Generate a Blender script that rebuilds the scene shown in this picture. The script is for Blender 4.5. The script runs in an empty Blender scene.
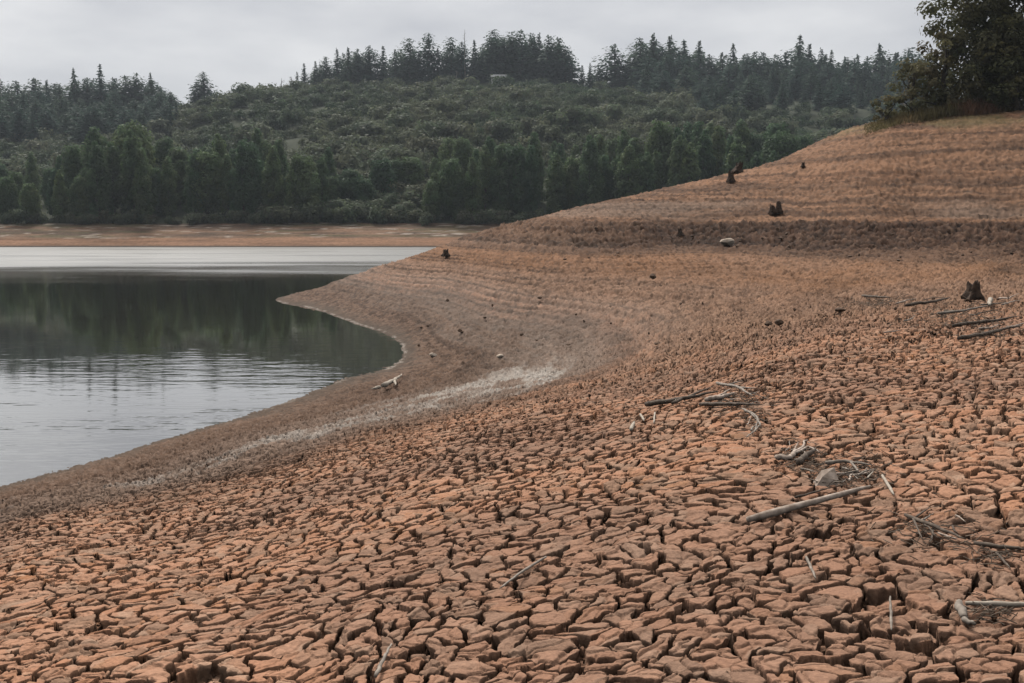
import bpy, math, random
import numpy as np
from mathutils import Vector

S = bpy.context.scene
C = S.collection
R = math.radians
rnd = random.Random(7)

# ------------------------------------------------------------------ camera
EYE = 4.5
FPX = 35.0 / 36.0 * 1024.0
PITCH = math.atan(119.5 / FPX)
cam_d = bpy.data.cameras.new('camera')
cam_d.lens = 35.0
cam_d.sensor_width = 36.0
cam_d.clip_start = 0.05
cam_d.clip_end = 6000.0
cam = bpy.data.objects.new('camera', cam_d)
cam.location = (0, 0, EYE)
cam.rotation_euler = (math.pi / 2 - PITCH, 0, 0)
C.objects.link(cam)
S.camera = cam

# ------------------------------------------------------------------ sky, sun, exposure
SUN_EL, SUN_AZ = R(48), R(-22)          # azimuth measured from +Y towards +X
W = bpy.data.worlds.new('World')
S.world = W
W.use_nodes = True
nt = W.node_tree
nt.nodes.clear()
def wn(t, **k):
    n = nt.nodes.new(t)
    for a, b in k.items():
        setattr(n, a, b)
    return n
sky = wn('ShaderNodeTexSky', sky_type='NISHITA', sun_disc=False, sun_elevation=SUN_EL, sun_rotation=SUN_AZ)
bg1 = wn('ShaderNodeBackground'); bg1.inputs[1].default_value = 0.10
bg2 = wn('ShaderNodeBackground'); bg2.inputs[1].default_value = 1.0
tc = wn('ShaderNodeTexCoord')
sep = wn('ShaderNodeSeparateXYZ')
nt.links.new(tc.outputs['Generated'], sep.inputs[0])
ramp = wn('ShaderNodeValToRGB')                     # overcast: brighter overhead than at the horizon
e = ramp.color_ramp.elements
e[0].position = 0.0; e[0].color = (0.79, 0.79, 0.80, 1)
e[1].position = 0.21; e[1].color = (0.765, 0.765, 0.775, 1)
x = e.new(0.28); x.color = (1.30, 1.30, 1.30, 1)  # bright band just above the frame, added to lift the water's reflection
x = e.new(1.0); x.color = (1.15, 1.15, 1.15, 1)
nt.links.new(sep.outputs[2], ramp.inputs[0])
mp = wn('ShaderNodeMapping'); mp.inputs['Scale'].default_value = (1.0, 1.0, 3.2)
mp.inputs['Location'].default_value = (0.35, 0.1, 0.2)
nt.links.new(tc.outputs['Generated'], mp.inputs[0])
cn = wn('ShaderNodeTexNoise'); cn.inputs['Scale'].default_value = 3.6; cn.inputs['Detail'].default_value = 6; cn.inputs['Roughness'].default_value = 0.5
nt.links.new(mp.outputs[0], cn.inputs['Vector'])
cr = wn('ShaderNodeValToRGB')
e = cr.color_ramp.elements
e[0].position = 0.32; e[0].color = (0.72, 0.73, 0.765, 1)
e[1].position = 0.62; e[1].color = (1.12, 1.115, 1.105, 1)
nt.links.new(cn.outputs[0], cr.inputs[0])
mul = wn('ShaderNodeMix', data_type='RGBA', blend_type='MULTIPLY'); mul.inputs[0].default_value = 1.0
nt.links.new(ramp.outputs[0], mul.inputs[6]); nt.links.new(cr.outputs[0], mul.inputs[7])
ahead = wn('ShaderNodeMapRange', interpolation_type='SMOOTHSTEP')       # unseen sky behind the camera, dimmed to keep viewer-facing sides dark
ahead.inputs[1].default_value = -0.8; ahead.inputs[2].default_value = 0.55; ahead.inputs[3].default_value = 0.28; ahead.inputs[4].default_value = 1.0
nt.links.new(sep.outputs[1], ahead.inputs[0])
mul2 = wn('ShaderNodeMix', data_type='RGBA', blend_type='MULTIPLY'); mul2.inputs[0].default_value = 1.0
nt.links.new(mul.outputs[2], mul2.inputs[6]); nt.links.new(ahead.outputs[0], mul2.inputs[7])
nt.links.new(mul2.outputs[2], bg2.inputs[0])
nt.links.new(sky.outputs[0], bg1.inputs[0])
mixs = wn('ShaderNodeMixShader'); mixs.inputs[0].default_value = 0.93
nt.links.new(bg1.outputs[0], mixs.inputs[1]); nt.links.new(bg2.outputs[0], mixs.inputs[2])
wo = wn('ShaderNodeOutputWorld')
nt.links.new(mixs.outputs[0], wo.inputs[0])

sd = bpy.data.lights.new('sun', 'SUN')
sd.energy = 3.4; sd.angle = R(14); sd.color = (1.0, 0.96, 0.9)
sun = bpy.data.objects.new('sun', sd)
sdir = Vector((math.sin(SUN_AZ) * math.cos(SUN_EL), math.cos(SUN_AZ) * math.cos(SUN_EL), math.sin(SUN_EL)))
sun.rotation_euler = sdir.to_track_quat('Z', 'Y').to_euler()
sun.location = (0, 0, 60)
C.objects.link(sun)

S.view_settings.view_transform = 'Standard'
S.view_settings.look = 'None'
S.view_settings.exposure = 0.0
S.view_settings.gamma = 1.0
S.view_settings.use_curve_mapping = False
S.cycles.max_bounces = 6
S.cycles.diffuse_bounces = 0
S.cycles.glossy_bounces = 3
S.cycles.transmission_bounces = 2
S.cycles.volume_bounces = 0
S.cycles.use_denoising = True
S.cycles.caustics_reflective = False
S.cycles.caustics_refractive = False

# ------------------------------------------------------------------ helpers
def ray(u, v):
    cp, sp = math.cos(PITCH), math.sin(PITCH)
    a, b = (u - 512.0) / FPX, (341.5 - v) / FPX
    return a, cp + b * sp, -sp + b * cp          # x, y, z
def at_z(u, v, z):
    a, b, c = ray(u, v); t = (z - EYE) / c
    return a * t, b * t, z
def at_d(u, v, d):
    a, b, c = ray(u, v); t = d / b
    return a * t, d, EYE + c * t
def col_x(u, d):                                  # x of a picture column at distance d (used to lay the hills out)
    return (u - 512.0) / FPX * d

def u32(a): return a.astype(np.int64).astype(np.uint32)
def hsh(ix, iy, seed):
    with np.errstate(over='ignore'):
        h = u32(ix) * np.uint32(374761393) + u32(iy) * np.uint32(668265263) + np.uint32((seed * 974711 + 12345) & 0xffffffff)
        h ^= h >> np.uint32(13); h *= np.uint32(1274126177); h ^= h >> np.uint32(16)
        h *= np.uint32(2246822519); h ^= h >> np.uint32(15)
    return (h & np.uint32(0xffffff)).astype(np.float32) / np.float32(0x1000000)
def vnoise(x, y, seed):
    ix, iy = np.floor(x), np.floor(y)
    fx, fy = (x - ix).astype(np.float32), (y - iy).astype(np.float32)
    fx = fx * fx * (3 - 2 * fx); fy = fy * fy * (3 - 2 * fy)
    a, b = hsh(ix, iy, seed), hsh(ix + 1, iy, seed)
    c, d = hsh(ix, iy + 1, seed), hsh(ix + 1, iy + 1, seed)
    return (a + (b - a) * fx) * (1 - fy) + (c + (d - c) * fx) * fy
def fbm(x, y, seed, n=4, g=0.5):
    s, amp, tot = 0.0, 1.0, 0.0
    for i in range(n):
        s = s + amp * vnoise(x * 2 ** i, y * 2 ** i, seed + i * 17); tot += amp; amp *= g
    return s / tot
def sst(a, b, x):
    t = np.clip((x - a) / (b - a), 0, 1)
    return t * t * (3 - 2 * t)
def voronoi(x, y, seed, jit=0.85):
    ix, iy = np.floor(x), np.floor(y)
    best = np.full(x.shape, 9.0, np.float32)
    bx = np.zeros_like(best); by = np.zeros_like(best); bi = ix.copy(); bj = iy.copy()
    for dj in (-1, 0, 1):
        for di in (-1, 0, 1):
            cx, cy = ix + di, iy + dj
            px = (cx + 0.5 + jit * (hsh(cx, cy, seed) - 0.5) - x).astype(np.float32)
            py = (cy + 0.5 + jit * (hsh(cx, cy, seed + 1) - 0.5) - y).astype(np.float32)
            d = px * px + py * py
            m = d < best
            best = np.where(m, d, best); bx = np.where(m, px, bx); by = np.where(m, py, by)
            bi = np.where(m, cx, bi); bj = np.where(m, cy, bj)
    edge = np.full(x.shape, 9.0, np.float32)
    dirx = np.zeros_like(edge); diry = np.zeros_like(edge)
    for dj in (-2, -1, 0, 1, 2):
        for di in (-2, -1, 0, 1, 2):
            if (di == 0 and dj == 0) or abs(di) + abs(dj) == 4:
                continue
            cx, cy = bi + di, bj + dj
            px = (cx + 0.5 + jit * (hsh(cx, cy, seed) - 0.5) - x).astype(np.float32)
            py = (cy + 0.5 + jit * (hsh(cx, cy, seed + 1) - 0.5) - y).astype(np.float32)
            ex, ey = px - bx, py - by
            ln = np.sqrt(ex * ex + ey * ey) + 1e-6
            dd = (0.5 * (px + bx) * ex + 0.5 * (py + by) * ey) / ln
            m = dd < edge
            edge = np.where(m, dd, edge); dirx = np.where(m, -ex / ln, dirx); diry = np.where(m, -ey / ln, diry)
    return edge, -bx, -by, bi, bj, dirx, diry

def mesh_np(name, v, f, cols=None, smooth=False, normals=None):
    """mesh from numpy arrays; f is (n,4) or (n,3)"""
    me = bpy.data.meshes.new(name)
    k = f.shape[1]
    me.vertices.add(len(v)); me.vertices.foreach_set('co', np.ascontiguousarray(v, np.float32).ravel())
    me.loops.add(f.size); me.loops.foreach_set('vertex_index', np.ascontiguousarray(f, np.int32).ravel())
    me.polygons.add(len(f))
    me.polygons.foreach_set('loop_start', np.arange(0, f.size, k, dtype=np.int32))
    if smooth:
        me.polygons.foreach_set('use_smooth', np.ones(len(f), bool))
    me.update(calc_edges=True)
    if cols is not None:
        at = me.attributes.new('tint', 'FLOAT_COLOR', 'POINT')
        c4 = np.ones((len(v), 4), np.float32); c4[:, :3] = cols
        at.data.foreach_set('color', c4.ravel())
    return me
def obj(name, me, m=None, parent=None):
    o = bpy.data.objects.new(name, me)
    if m is not None and me is not None and not me.materials:
        for q in (m if isinstance(m, (list, tuple)) else [m]):
            me.materials.append(q)
    C.objects.link(o)
    o.parent = parent
    return o
def tag(o, label=None, cat=None, group=None, kind=None):
    if label: o['label'] = label
    if cat: o['category'] = cat
    if group: o['group'] = group
    if kind: o['kind'] = kind
    return o

class MB:
    """collects vertices and faces of tubes and lumps"""
    def __init__(s): s.v, s.f, s.c = [], [], []
    def tube(s, pts, rad, n=7, rg=None, rough=0.0):
        pts = [Vector(p) for p in pts]; rings = []
        prev = None
        for i, p in enumerate(pts):
            t = (pts[min(i + 1, len(pts) - 1)] - pts[max(i - 1, 0)]).normalized()
            if prev is None:
                a = t.orthogonal().normalized()
            else:
                a = (prev - t * prev.dot(t))
                a = a.normalized() if a.length > 1e-6 else t.orthogonal().normalized()
            prev = a; b = t.cross(a)
            r = rad[i] if isinstance(rad, (list, tuple)) else rad
            ring = []
            for k in range(n):
                w = 2 * math.pi * k / n
                q = r * (1 + (rg.uniform(-rough, rough) if rg else 0))
                s.v.append(tuple(p + a * math.cos(w) * q + b * math.sin(w) * q)); ring.append(len(s.v) - 1)
            rings.append(ring)
        for A, B in zip(rings, rings[1:]):
            for k in range(n):
                s.f.append((A[k], A[(k + 1) % n], B[(k + 1) % n], B[k]))
        for ring, p, flip in ((rings[0], pts[0], True), (rings[-1], pts[-1], False)):
            s.v.append(tuple(p)); c = len(s.v) - 1
            for k in range(n):
                q = (ring[k], ring[(k + 1) % n], c)
                s.f.append(q[::-1] if flip else q)
        return s
    def mesh(s, name, smooth=True):
        me = bpy.data.meshes.new(name)
        me.from_pydata(s.v, [], s.f)
        if smooth:
            me.polygons.foreach_set('use_smooth', [True] * len(me.polygons))
        me.update()
        return me

# ------------------------------------------------------------------ materials
def mat(name):
    m = bpy.data.materials.new(name); m.use_nodes = True
    n = m.node_tree.nodes; l = m.node_tree.links
    return m, n, l, n['Principled BSDF']
def ND(n, t, **k):
    q = n.new(t)
    for a, b in k.items(): setattr(q, a, b)
    return q
def mixc(n, l, a, b, fac, mode='MIX'):
    q = ND(n, 'ShaderNodeMix', data_type='RGBA', blend_type=mode)
    for i, s in ((0, fac), (6, a), (7, b)):
        if hasattr(s, 'is_linked'): l.new(s, q.inputs[i])
        elif isinstance(s, tuple): q.inputs[i].default_value = (*s, 1)
        else: q.inputs[i].default_value = s
    return q.outputs[2]
def foliage_mat(name, hue_a, hue_b, vmin=0.75, vmax=1.25):
    """leaf colour = the mesh's own leaf tint x a per-plant shift"""
    m, n, l, p = mat(name)
    at = ND(n, 'ShaderNodeAttribute', attribute_name='tint')
    oi = ND(n, 'ShaderNodeObjectInfo')
    plant = mixc(n, l, hue_a, hue_b, oi.outputs['Random'])
    c = mixc(n, l, at.outputs['Color'], plant, 1.0, 'MULTIPLY')
    l.new(c, p.inputs['Base Color'])
    p.inputs['Roughness'].default_value = 0.6
    p.inputs['Specular IOR Level'].default_value = 0.06
    tr = ND(n, 'ShaderNodeBsdfTranslucent'); l.new(c, tr.inputs['Color'])      # thin leaves let light through
    mx = ND(n, 'ShaderNodeMixShader'); mx.inputs[0].default_value = .38
    l.new(p.outputs[0], mx.inputs[1]); l.new(tr.outputs[0], mx.inputs[2])
    l.new(mx.outputs[0], n['Material Output'].inputs['Surface'])
    return m
M = {}
M['shore_leaf'] = foliage_mat('shore_leaf', (0.066, 0.120, 0.064), (0.130, 0.180, 0.080))
M['conifer_leaf'] = foliage_mat('conifer_leaf', (0.042, 0.080, 0.060), (0.062, 0.098, 0.062))
M['scrub_leaf'] = foliage_mat('scrub_leaf', (0.098, 0.132, 0.076), (0.132, 0.144, 0.090))
M['near_leaf'] = foliage_mat('near_leaf', (0.125, 0.130, 0.062), (0.155, 0.142, 0.078))
M['dry_grass'] = foliage_mat('dry_grass', (1, 1, 1), (1, 1, 1))
def plain_mat(name, a, b, scale, rough=0.8, bump=0.3, stretch=None):
    m, n, l, p = mat(name)
    t = ND(n, 'ShaderNodeTexCoord')
    mpn = ND(n, 'ShaderNodeMapping')
    if stretch: mpn.inputs['Scale'].default_value = stretch
    l.new(t.outputs['Object'], mpn.inputs[0])
    z = ND(n, 'ShaderNodeTexNoise'); z.inputs['Scale'].default_value = scale; z.inputs['Detail'].default_value = 6
    l.new(mpn.outputs[0], z.inputs['Vector'])
    rp = ND(n, 'ShaderNodeValToRGB')
    rp.color_ramp.elements[0].position = 0.35; rp.color_ramp.elements[0].color = (*a, 1)
    rp.color_ramp.elements[1].position = 0.68; rp.color_ramp.elements[1].color = (*b, 1)
    l.new(z.outputs[0], rp.inputs[0]); l.new(rp.outputs[0], p.inputs['Base Color'])
    p.inputs['Roughness'].default_value = rough
    p.inputs['Specular IOR Level'].default_value = 0.2
    bp = ND(n, 'ShaderNodeBump'); bp.inputs['Strength'].default_value = bump; bp.inputs['Distance'].default_value = 0.02
    l.new(z.outputs[0], bp.inputs['Height']); l.new(bp.outputs[0], p.inputs['Normal'])
    return m
M['bark'] = plain_mat('bark', (0.045, 0.036, 0.028), (0.10, 0.083, 0.065), 6)
M['grey_bark'] = plain_mat('grey_bark', (0.16, 0.15, 0.13), (0.30, 0.28, 0.25), 4)
M['driftwood'] = plain_mat('driftwood', (0.30, 0.23, 0.18), (0.58, 0.47, 0.39), 22)
M['dark_wood'] = plain_mat('dark_wood', (0.075, 0.056, 0.044), (0.19, 0.145, 0.11), 24)
M['grey_wood'] = plain_mat('grey_wood', (0.20, 0.165, 0.135), (0.38, 0.32, 0.265), 24)
M['pale_wood'] = plain_mat('pale_wood', (0.34, 0.28, 0.22), (0.52, 0.45, 0.37), 24)
M['stump_wood'] = plain_mat('stump_wood', (0.040, 0.026, 0.018), (0.12, 0.075, 0.05), 9)
M['pale_rock'] = plain_mat('pale_rock', (0.48, 0.37, 0.28), (0.66, 0.55, 0.45), 5)
M['mud_clod'] = plain_mat('mud_clod', (0.10, 0.062, 0.042), (0.20, 0.125, 0.08), 9)
M['white_wall'] = plain_mat('white_wall', (0.55, 0.55, 0.53), (0.7, 0.7, 0.68), 1)
M['grey_roof'] = plain_mat('grey_roof', (0.33, 0.33, 0.33), (0.48, 0.48, 0.48), 1)

# ------------------------------------------------------------------ the near shore: one height function z = h(x, y)
HP = []                                           # control points (x, y, z) surveyed off the photograph
def pz(u, v, z): HP.append(at_z(u, v, z))
def pd(u, v, d): HP.append(at_d(u, v, d))
def pw(u, d, z): HP.append((col_x(u, d), d, z))
# the water's edge
for u, v in ((275, 298), (300, 306), (325, 313), (350, 322), (378, 331), (396, 340), (403, 349), (398, 360), (340, 379),
             (300, 395), (250, 411), (200, 427), (150, 443), (100, 459), (50, 473), (0, 487)):
    pz(u, v, 0.0)
pw(-200, 13.6, 0); pw(-420, 11.5, 0); pw(-800, 9.5, 0)
for u, d, z in ((-800, 13, -.8), (-420, 15, -.8), (-200, 17.5, -.7), (0, 20, -.6), (100, 22, -.6), (200, 26, -.6), (300, 30, -.5), (350, 34, -.35), (380, 37, -.2),
                (350, 39, -.35), (300, 42, -.7), (300, 48, -.35), (250, 40, -1.2), (200, 50, -1.6), (100, 40, -2), (-100, 40, -2.4), (-400, 30, -2.4), (-800, 25, -2.4),
                (245, 59, -.4), (200, 62, -1.3), (100, 70, -2), (-200, 70, -2.4), (-500, 60, -2.4), (-900, 50, -2.4), (0, 95, -2.4), (250, 70, -1.3), (-500, 110, -2.4)):
    pw(u, d, z)
# near slope, column by column
for u, rows in {
    -420: ((683, 1.4),), -200: ((610, .8), (683, 2.1)),
    0: ((505, .5), (530, 1.3), (560, 1.9), (683, 2.55)),
    150: ((470, .6), (500, 1.3), (550, 2.0), (683, 2.65)),
    300: ((410, .3), (430, .75), (460, 1.4), (500, 1.95), (550, 2.35), (683, 2.75)),
    450: ((355, .42), (385, .75), (410, 1.15), (425, 1.6), (450, 2.15), (550, 2.65), (683, 2.87), (330, .7), (300, 1.1), (270, 2.0), (252, 2.8)),
    400: ((300, .9), (276, 1.65)), 340: ((296, .52),),
    560: ((361, .82), (380, 1.25), (400, 1.8), (430, 2.3), (550, 2.75), (683, 2.92), (335, 1.0), (300, 1.6), (270, 2.5), (250, 3.2), (235, 3.85)),
    680: ((380, 2.1), (355, 1.9), (330, 1.85), (300, 2.0), (275, 2.5), (255, 3.05), (240, 3.6), (400, 2.5), (450, 2.8), (550, 2.88), (683, 2.97)),
    800: ((683, 3.0), (550, 2.95), (450, 2.9), (400, 2.85), (350, 2.68), (320, 2.55), (290, 2.5), (270, 2.75), (250, 3.3), (238, 3.75)),
    920: ((683, 3.03), (550, 3.0), (450, 2.98), (400, 2.96), (350, 2.9), (320, 2.85), (290, 2.85), (270, 3.0), (250, 3.4), (238, 3.8)),
    1024: ((683, 3.05), (550, 3.05), (450, 3.05), (400, 3.05), (350, 3.05), (320, 3.02), (290, 3.05), (270, 3.2), (250, 3.5), (235, 3.95)),
    1300: ((683, 3.15), (550, 3.2), (450, 3.25), (400, 3.3), (350, 3.3), (320, 3.35), (290, 3.4), (270, 3.6), (250, 3.8), (235, 4.1)),
}.items():
    for v, z in rows: pz(u, v, z)
for u, v, d in ((560, 222, 54), (680, 222, 54), (800, 222, 51), (920, 222, 48), (1024, 222, 46), (1300, 222, 42),
                (680, 205, 57), (800, 200, 55), (800, 175, 60), (920, 200, 52), (920, 165, 56), (1024, 200, 48.5), (1024, 170, 51.5), (1024, 140, 55),
                (1300, 190, 44), (1300, 140, 49)):
    pd(u, v, d)
# the skyline of the bare hill and the ground dropping away behind it
SKYL = ((300, 291, 59), (340, 277, 60), (380, 264, 61), (420, 252, 62), (460, 237, 63), (500, 226, 63), (540, 216, 63), (600, 201, 64), (660, 188, 65),
        (730, 173, 66), (800, 150, 66), (850, 132, 65), (900, 122, 63), (950, 117, 62), (1024, 112, 60), (1150, 100, 57), (1300, 92, 54))
for u, v, d in SKYL:
    x_, y_, z_ = at_d(u, v, d); HP.append((x_, y_, z_))
    if u >= 850:
        HP.append((x_ * 1.2, y_ * 1.2, z_ + 0.25)); HP.append((x_ * 1.6, y_ * 1.6, z_ - 5)); HP.append((x_ * 1.95, y_ * 1.95, -2))
    else:
        xx, yy, zz = at_d(u, v, d * 1.16)
        HP.append((xx, yy, min(zz, z_) - 0.9)); HP.append((x_ * 1.5, y_ * 1.5, -1.8)); HP.append((x_ * 1.9, y_ * 1.9, -2.6))
for u, z in ((-800, 2.4), (-300, 2.6), (100, 2.8), (512, 2.95), (1000, 3.05), (1500, 3.15)):
    pw(u, 1.6, z); pw(u, 0.9, z)
for u in (1700, 2300):
    for d, z in ((2, 3.2), (6, 3.3), (12, 3.4), (25, 4.0), (40, 6.5), (55, 10), (90, 6)): pw(u, d * .8, z)

HP = np.array(HP, np.float64)
def tco(x, y):
    r = np.sqrt(x * x + y * y) + 1e-6
    return np.arctan2(x, y) * 3.2, np.log(r)
def _phi(d2): return 0.5 * d2 * np.log(d2 + 1e-12)
_px, _py = tco(HP[:, 0], HP[:, 1])
_n = len(HP)
_A = np.zeros((_n + 3, _n + 3))
_A[:_n, :_n] = _phi((_px[:, None] - _px) ** 2 + (_py[:, None] - _py) ** 2) + np.eye(_n) * 0.0015
_A[:_n, _n] = 1; _A[:_n, _n + 1] = _px; _A[:_n, _n + 2] = _py; _A[_n:, :_n] = _A[:_n, _n:].T
_w = np.linalg.solve(_A, np.concatenate([HP[:, 2], np.zeros(3)]))
def tps(x, y):
    a, b = tco(np.asarray(x, np.float64), np.asarray(y, np.float64))
    o = _w[_n] + _w[_n + 1] * a + _w[_n + 2] * b
    for i in range(_n):
        o = o + _w[i] * _phi((a - _px[i]) ** 2 + (b - _py[i]) ** 2)
    return o
def gz(x, y): return float(tps(np.array([x]), np.array([y]))[0])
def hit(u, v, dmax=75.0):
    """where a line of sight meets the bare ground: (x, y, z)"""
    a, b, c = ray(u, v)
    d = np.geomspace(2.0, dmax, 900)
    g = tps(a / b * d, d); zz = EYE + c / b * d
    k = np.argmax(zz < g)
    if not (zz < g).any(): k = 899
    return a / b * d[k], d[k], g[k]

# polar sheet, fine where the eye is near
def spans(a0, a1, s0): return list(np.linspace(a0, a1, max(2, int(round((a1 - a0) / s0)) + 1))[:-1])
th = spans(R(-100), R(-46), R(1.0)) + spans(R(-46), R(-31), 0.0026) + spans(R(-31), R(31), 0.00105) + spans(R(31), R(46), 0.0026) + spans(R(46), R(100), R(1.0)) + [R(100)]
th = np.array(th)
rr = []
q = 0.7
while q < 125:
    rr.append(q)
    q *= 1 + (0.006 if q < 2.6 else 0.0013 if q < 6.5 else 0.0018 if q < 14 else 0.0023 if q < 45 else 0.003 if q < 72 else 0.012)
rr = np.array(rr)
# base height on a coarse polar net, then bilinear
tg = np.linspace(th[0], th[-1], 500); lg = np.linspace(math.log(rr[0]), math.log(rr[-1]), 420)
TG, LG = np.meshgrid(tg, lg)
ZG = tps(np.sin(TG) * np.exp(LG), np.cos(TG) * np.exp(LG))
fi = np.interp(th, tg, np.arange(len(tg))); fj = np.interp(np.log(rr), lg, np.arange(len(lg)))
i0 = np.clip(fi.astype(int), 0, len(tg) - 2); j0 = np.clip(fj.astype(int), 0, len(lg) - 2)
wi = (fi - i0)[None, :]; wj = (fj - j0)[:, None]
Zb = (ZG[j0][:, i0] * (1 - wi) + ZG[j0][:, i0 + 1] * wi) * (1 - wj) + (ZG[j0 + 1][:, i0] * (1 - wi) + ZG[j0 + 1][:, i0 + 1] * wi) * wj
X = (rr[:, None] * np.sin(th)[None, :]).astype(np.float64)
Y = (rr[:, None] * np.cos(th)[None, :]).astype(np.float64)
NJ, NI = X.shape
X = X.ravel(); Y = Y.ravel(); Zb = Zb.ravel().astype(np.float32)
RR = np.sqrt(X * X + Y * Y).astype(np.float32)

big = fbm(X * 0.22, Y * 0.22, 3, 3).astype(np.float32)          # metre-scale unevenness
med = fbm(X * 1.3, Y * 1.3, 11, 3).astype(np.float32)
fine = fbm(X * 9, Y * 9, 23, 3).astype(np.float32)
zc = Zb + (big - 0.5) * 0.35                                     # contour value with some wander
plate = (.55 * sst(0.30, 0.60, zc + (med - .5) * .2) + .45 * sst(.95, 1.7, zc + (med - .5) * .3)) * (1 - sst(3.1, 4.0, Zb) * sst(25, 38, RR))      # full-size mud plates
hillm = sst(3.0, 4.2, Zb) * sst(26, 36, RR)

# two nested crack nets
wx = X + (fbm(X * 1.1, Y * 1.1, 35, 2) - .5) * .34 + (fbm(X * 5, Y * 5, 31, 3) - .5) * 0.16 + (fbm(X * 22, Y * 22, 33, 2) - .5) * 0.035
wy = Y + (fbm(X * 1.1, Y * 1.1, 45, 2) - .5) * .34 + (fbm(X * 5, Y * 5, 41, 3) - .5) * 0.16 + (fbm(X * 22, Y * 22, 43, 2) - .5) * 0.035
s1x, s1y = 0.140, 0.112
e1, c1x, c1y, i1, j1, in1x, in1y = voronoi(wx / s1x, wy / s1y, 5, .97)
e1 = e1 * 0.125
h1 = hsh(i1, j1, 61); h1b = hsh(i1, j1, 62); h1c = hsh(i1, j1, 63); h1d = hsh(i1, j1, 64)
s2x, s2y = 0.085, 0.066
e2, c2x, c2y, i2, j2, _, _ = voronoi(wx / s2x + 7.3, wy / s2y + 3.1, 9)
e2 = e2 * 0.09
h2 = hsh(i2, j2, 71); h2b = hsh(i2, j2, 72); h2c = hsh(i2, j2, 73)
wn1 = vnoise(X * 3.1, Y * 3.1, 81); wn2 = vnoise(X * 4.3, Y * 4.3, 83)
w1 = (0.0050 + 0.009 * wn1 * wn1 * 1.3) * np.maximum(1, RR / 5.8)
w1t = w1 + 0.003 + RR * .0004
g1 = 1 - sst(0.0, 1.0, e1 / w1t)
# the drying plates overhang: below their rim the sides slope back under the plate
s_ = np.clip(1 - e1 / w1t, 0, 1)
under = s_ * (w1t + .010 + .026 * h1c) * plate * np.exp(-(RR / 24) ** 4)
g1 = np.where(s_ > 0, np.minimum(1, s_ * 1.15), 0).astype(np.float32)
X0, Y0 = X, Y
nl = np.sqrt((in1x / s1x) ** 2 + (in1y / s1y) ** 2) + 1e-6
X = X + under * in1x / s1x / nl
Y = Y + under * in1y / s1y / nl
w2 = (-0.006 + 0.015 * wn2) * (1 + RR / 24)
g2 = (1 - sst(w2, w2 + 0.006 + RR * .0004, e2)) * (0.3 + 0.7 * h2)
round1 = 1 - sst(0, 0.022, e1 - w1)
up = (h1 - .5) * 0.008 + (c1x * (h1b - .5) + c1y * (h1c - .3) * 1.2) * 0.025
up = up * (1 + RR / 11) - 0.05 * (h1d < 0.02)
up2 = (h2 - .5) * 0.006 + (c2x * (h2b - .5) + c2y * (h2c - .5)) * 0.014
crack = up + up2 * 1.0 - (0.100 - .022 * np.exp(-(RR / 11) ** 2)) * g1 - (.006 + .010 * np.exp(-(RR / 11) ** 2)) * g2 * (1 - g1) - 0.003 * round1 + (fine - .5) * 0.012
# damp, finer, lumpier ground by the water and on the hill
lump = (h2 - .5) * 0.055 - 0.05 * g2 - 0.03 * g1 + (fine - .5) * 0.05
A1 = plate
A2 = (1 - plate) * (0.35 + 0.65 * sst(0.1, 0.5, zc))
Z = Zb + (big - .5) * 0.10 * sst(6, 20, RR) + (med - .5) * 0.03
# wave-cut ledges on the slopes away from the camera
far = sst(16, 30, RR)
tt = zc / 0.42 + (med - .5) * 0.35
fr = tt - np.floor(tt)
led = (sst(0.0, 0.82, fr) * 0.0 + np.where(fr < 0.8, fr * 0.55, 0.44 + (fr - 0.8) * 2.8) - fr)
lseed = hsh(np.floor(tt), np.floor(tt) * 0, 91)
t3 = zc / 0.15 + (med - .5) * .5 + (big - .5) * .6
f3 = t3 - np.floor(t3)
led3 = np.where(f3 < .78, f3 * .25, .195 + (f3 - .78) * 3.66) - f3
l3 = hsh(np.floor(t3), np.floor(t3) * 0, 93) * sst(.3, .6, vnoise(X * .22 + Y * .1, t3 * .5, 95))
Z = Z + led3 * (.20 - .03 * hillm) * far * sst(.6, 1.1, zc) * l3 * (1 - .6 * plate * (1 - sst(26, 34, RR)))
Z = Z + led * 0.42 * far * sst(0.2, .6, zc) * (0.25 + 0.75 * lseed) * (0.6 - 0.52 * hillm)
rub = fbm(X * 2.2, Y * 2.2, 101, 4, .6)
dark_band = sst(3.15, 3.55, zc) * (1 - sst(4.45, 4.7, zc)) * far
rub2 = fbm(X * 6.0, Y * 3.0, 105, 2, .7)
rub3 = vnoise(X * 9, Y * 4.5, 107)
Z = Z + (rub - .5) * (0.14 * hillm + 0.22 * dark_band) + (rub2 - .5) * (.13 * hillm + .22 * dark_band)
Z = Z + crack * A1 + lump * A2 * (1 + 0.5 * sst(8, 25, RR)) + (rub2 - .5) * (.05 + .04 * sst(12, 20, RR)) * A2 * (1 - hillm)
Z = Z - .05 * sst(.66, .86, rub3) * sst(14, 22, RR) * sst(.5, 1.2, zc) * (1 - .5 * hillm)
Z = Z.astype(np.float32)

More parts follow.
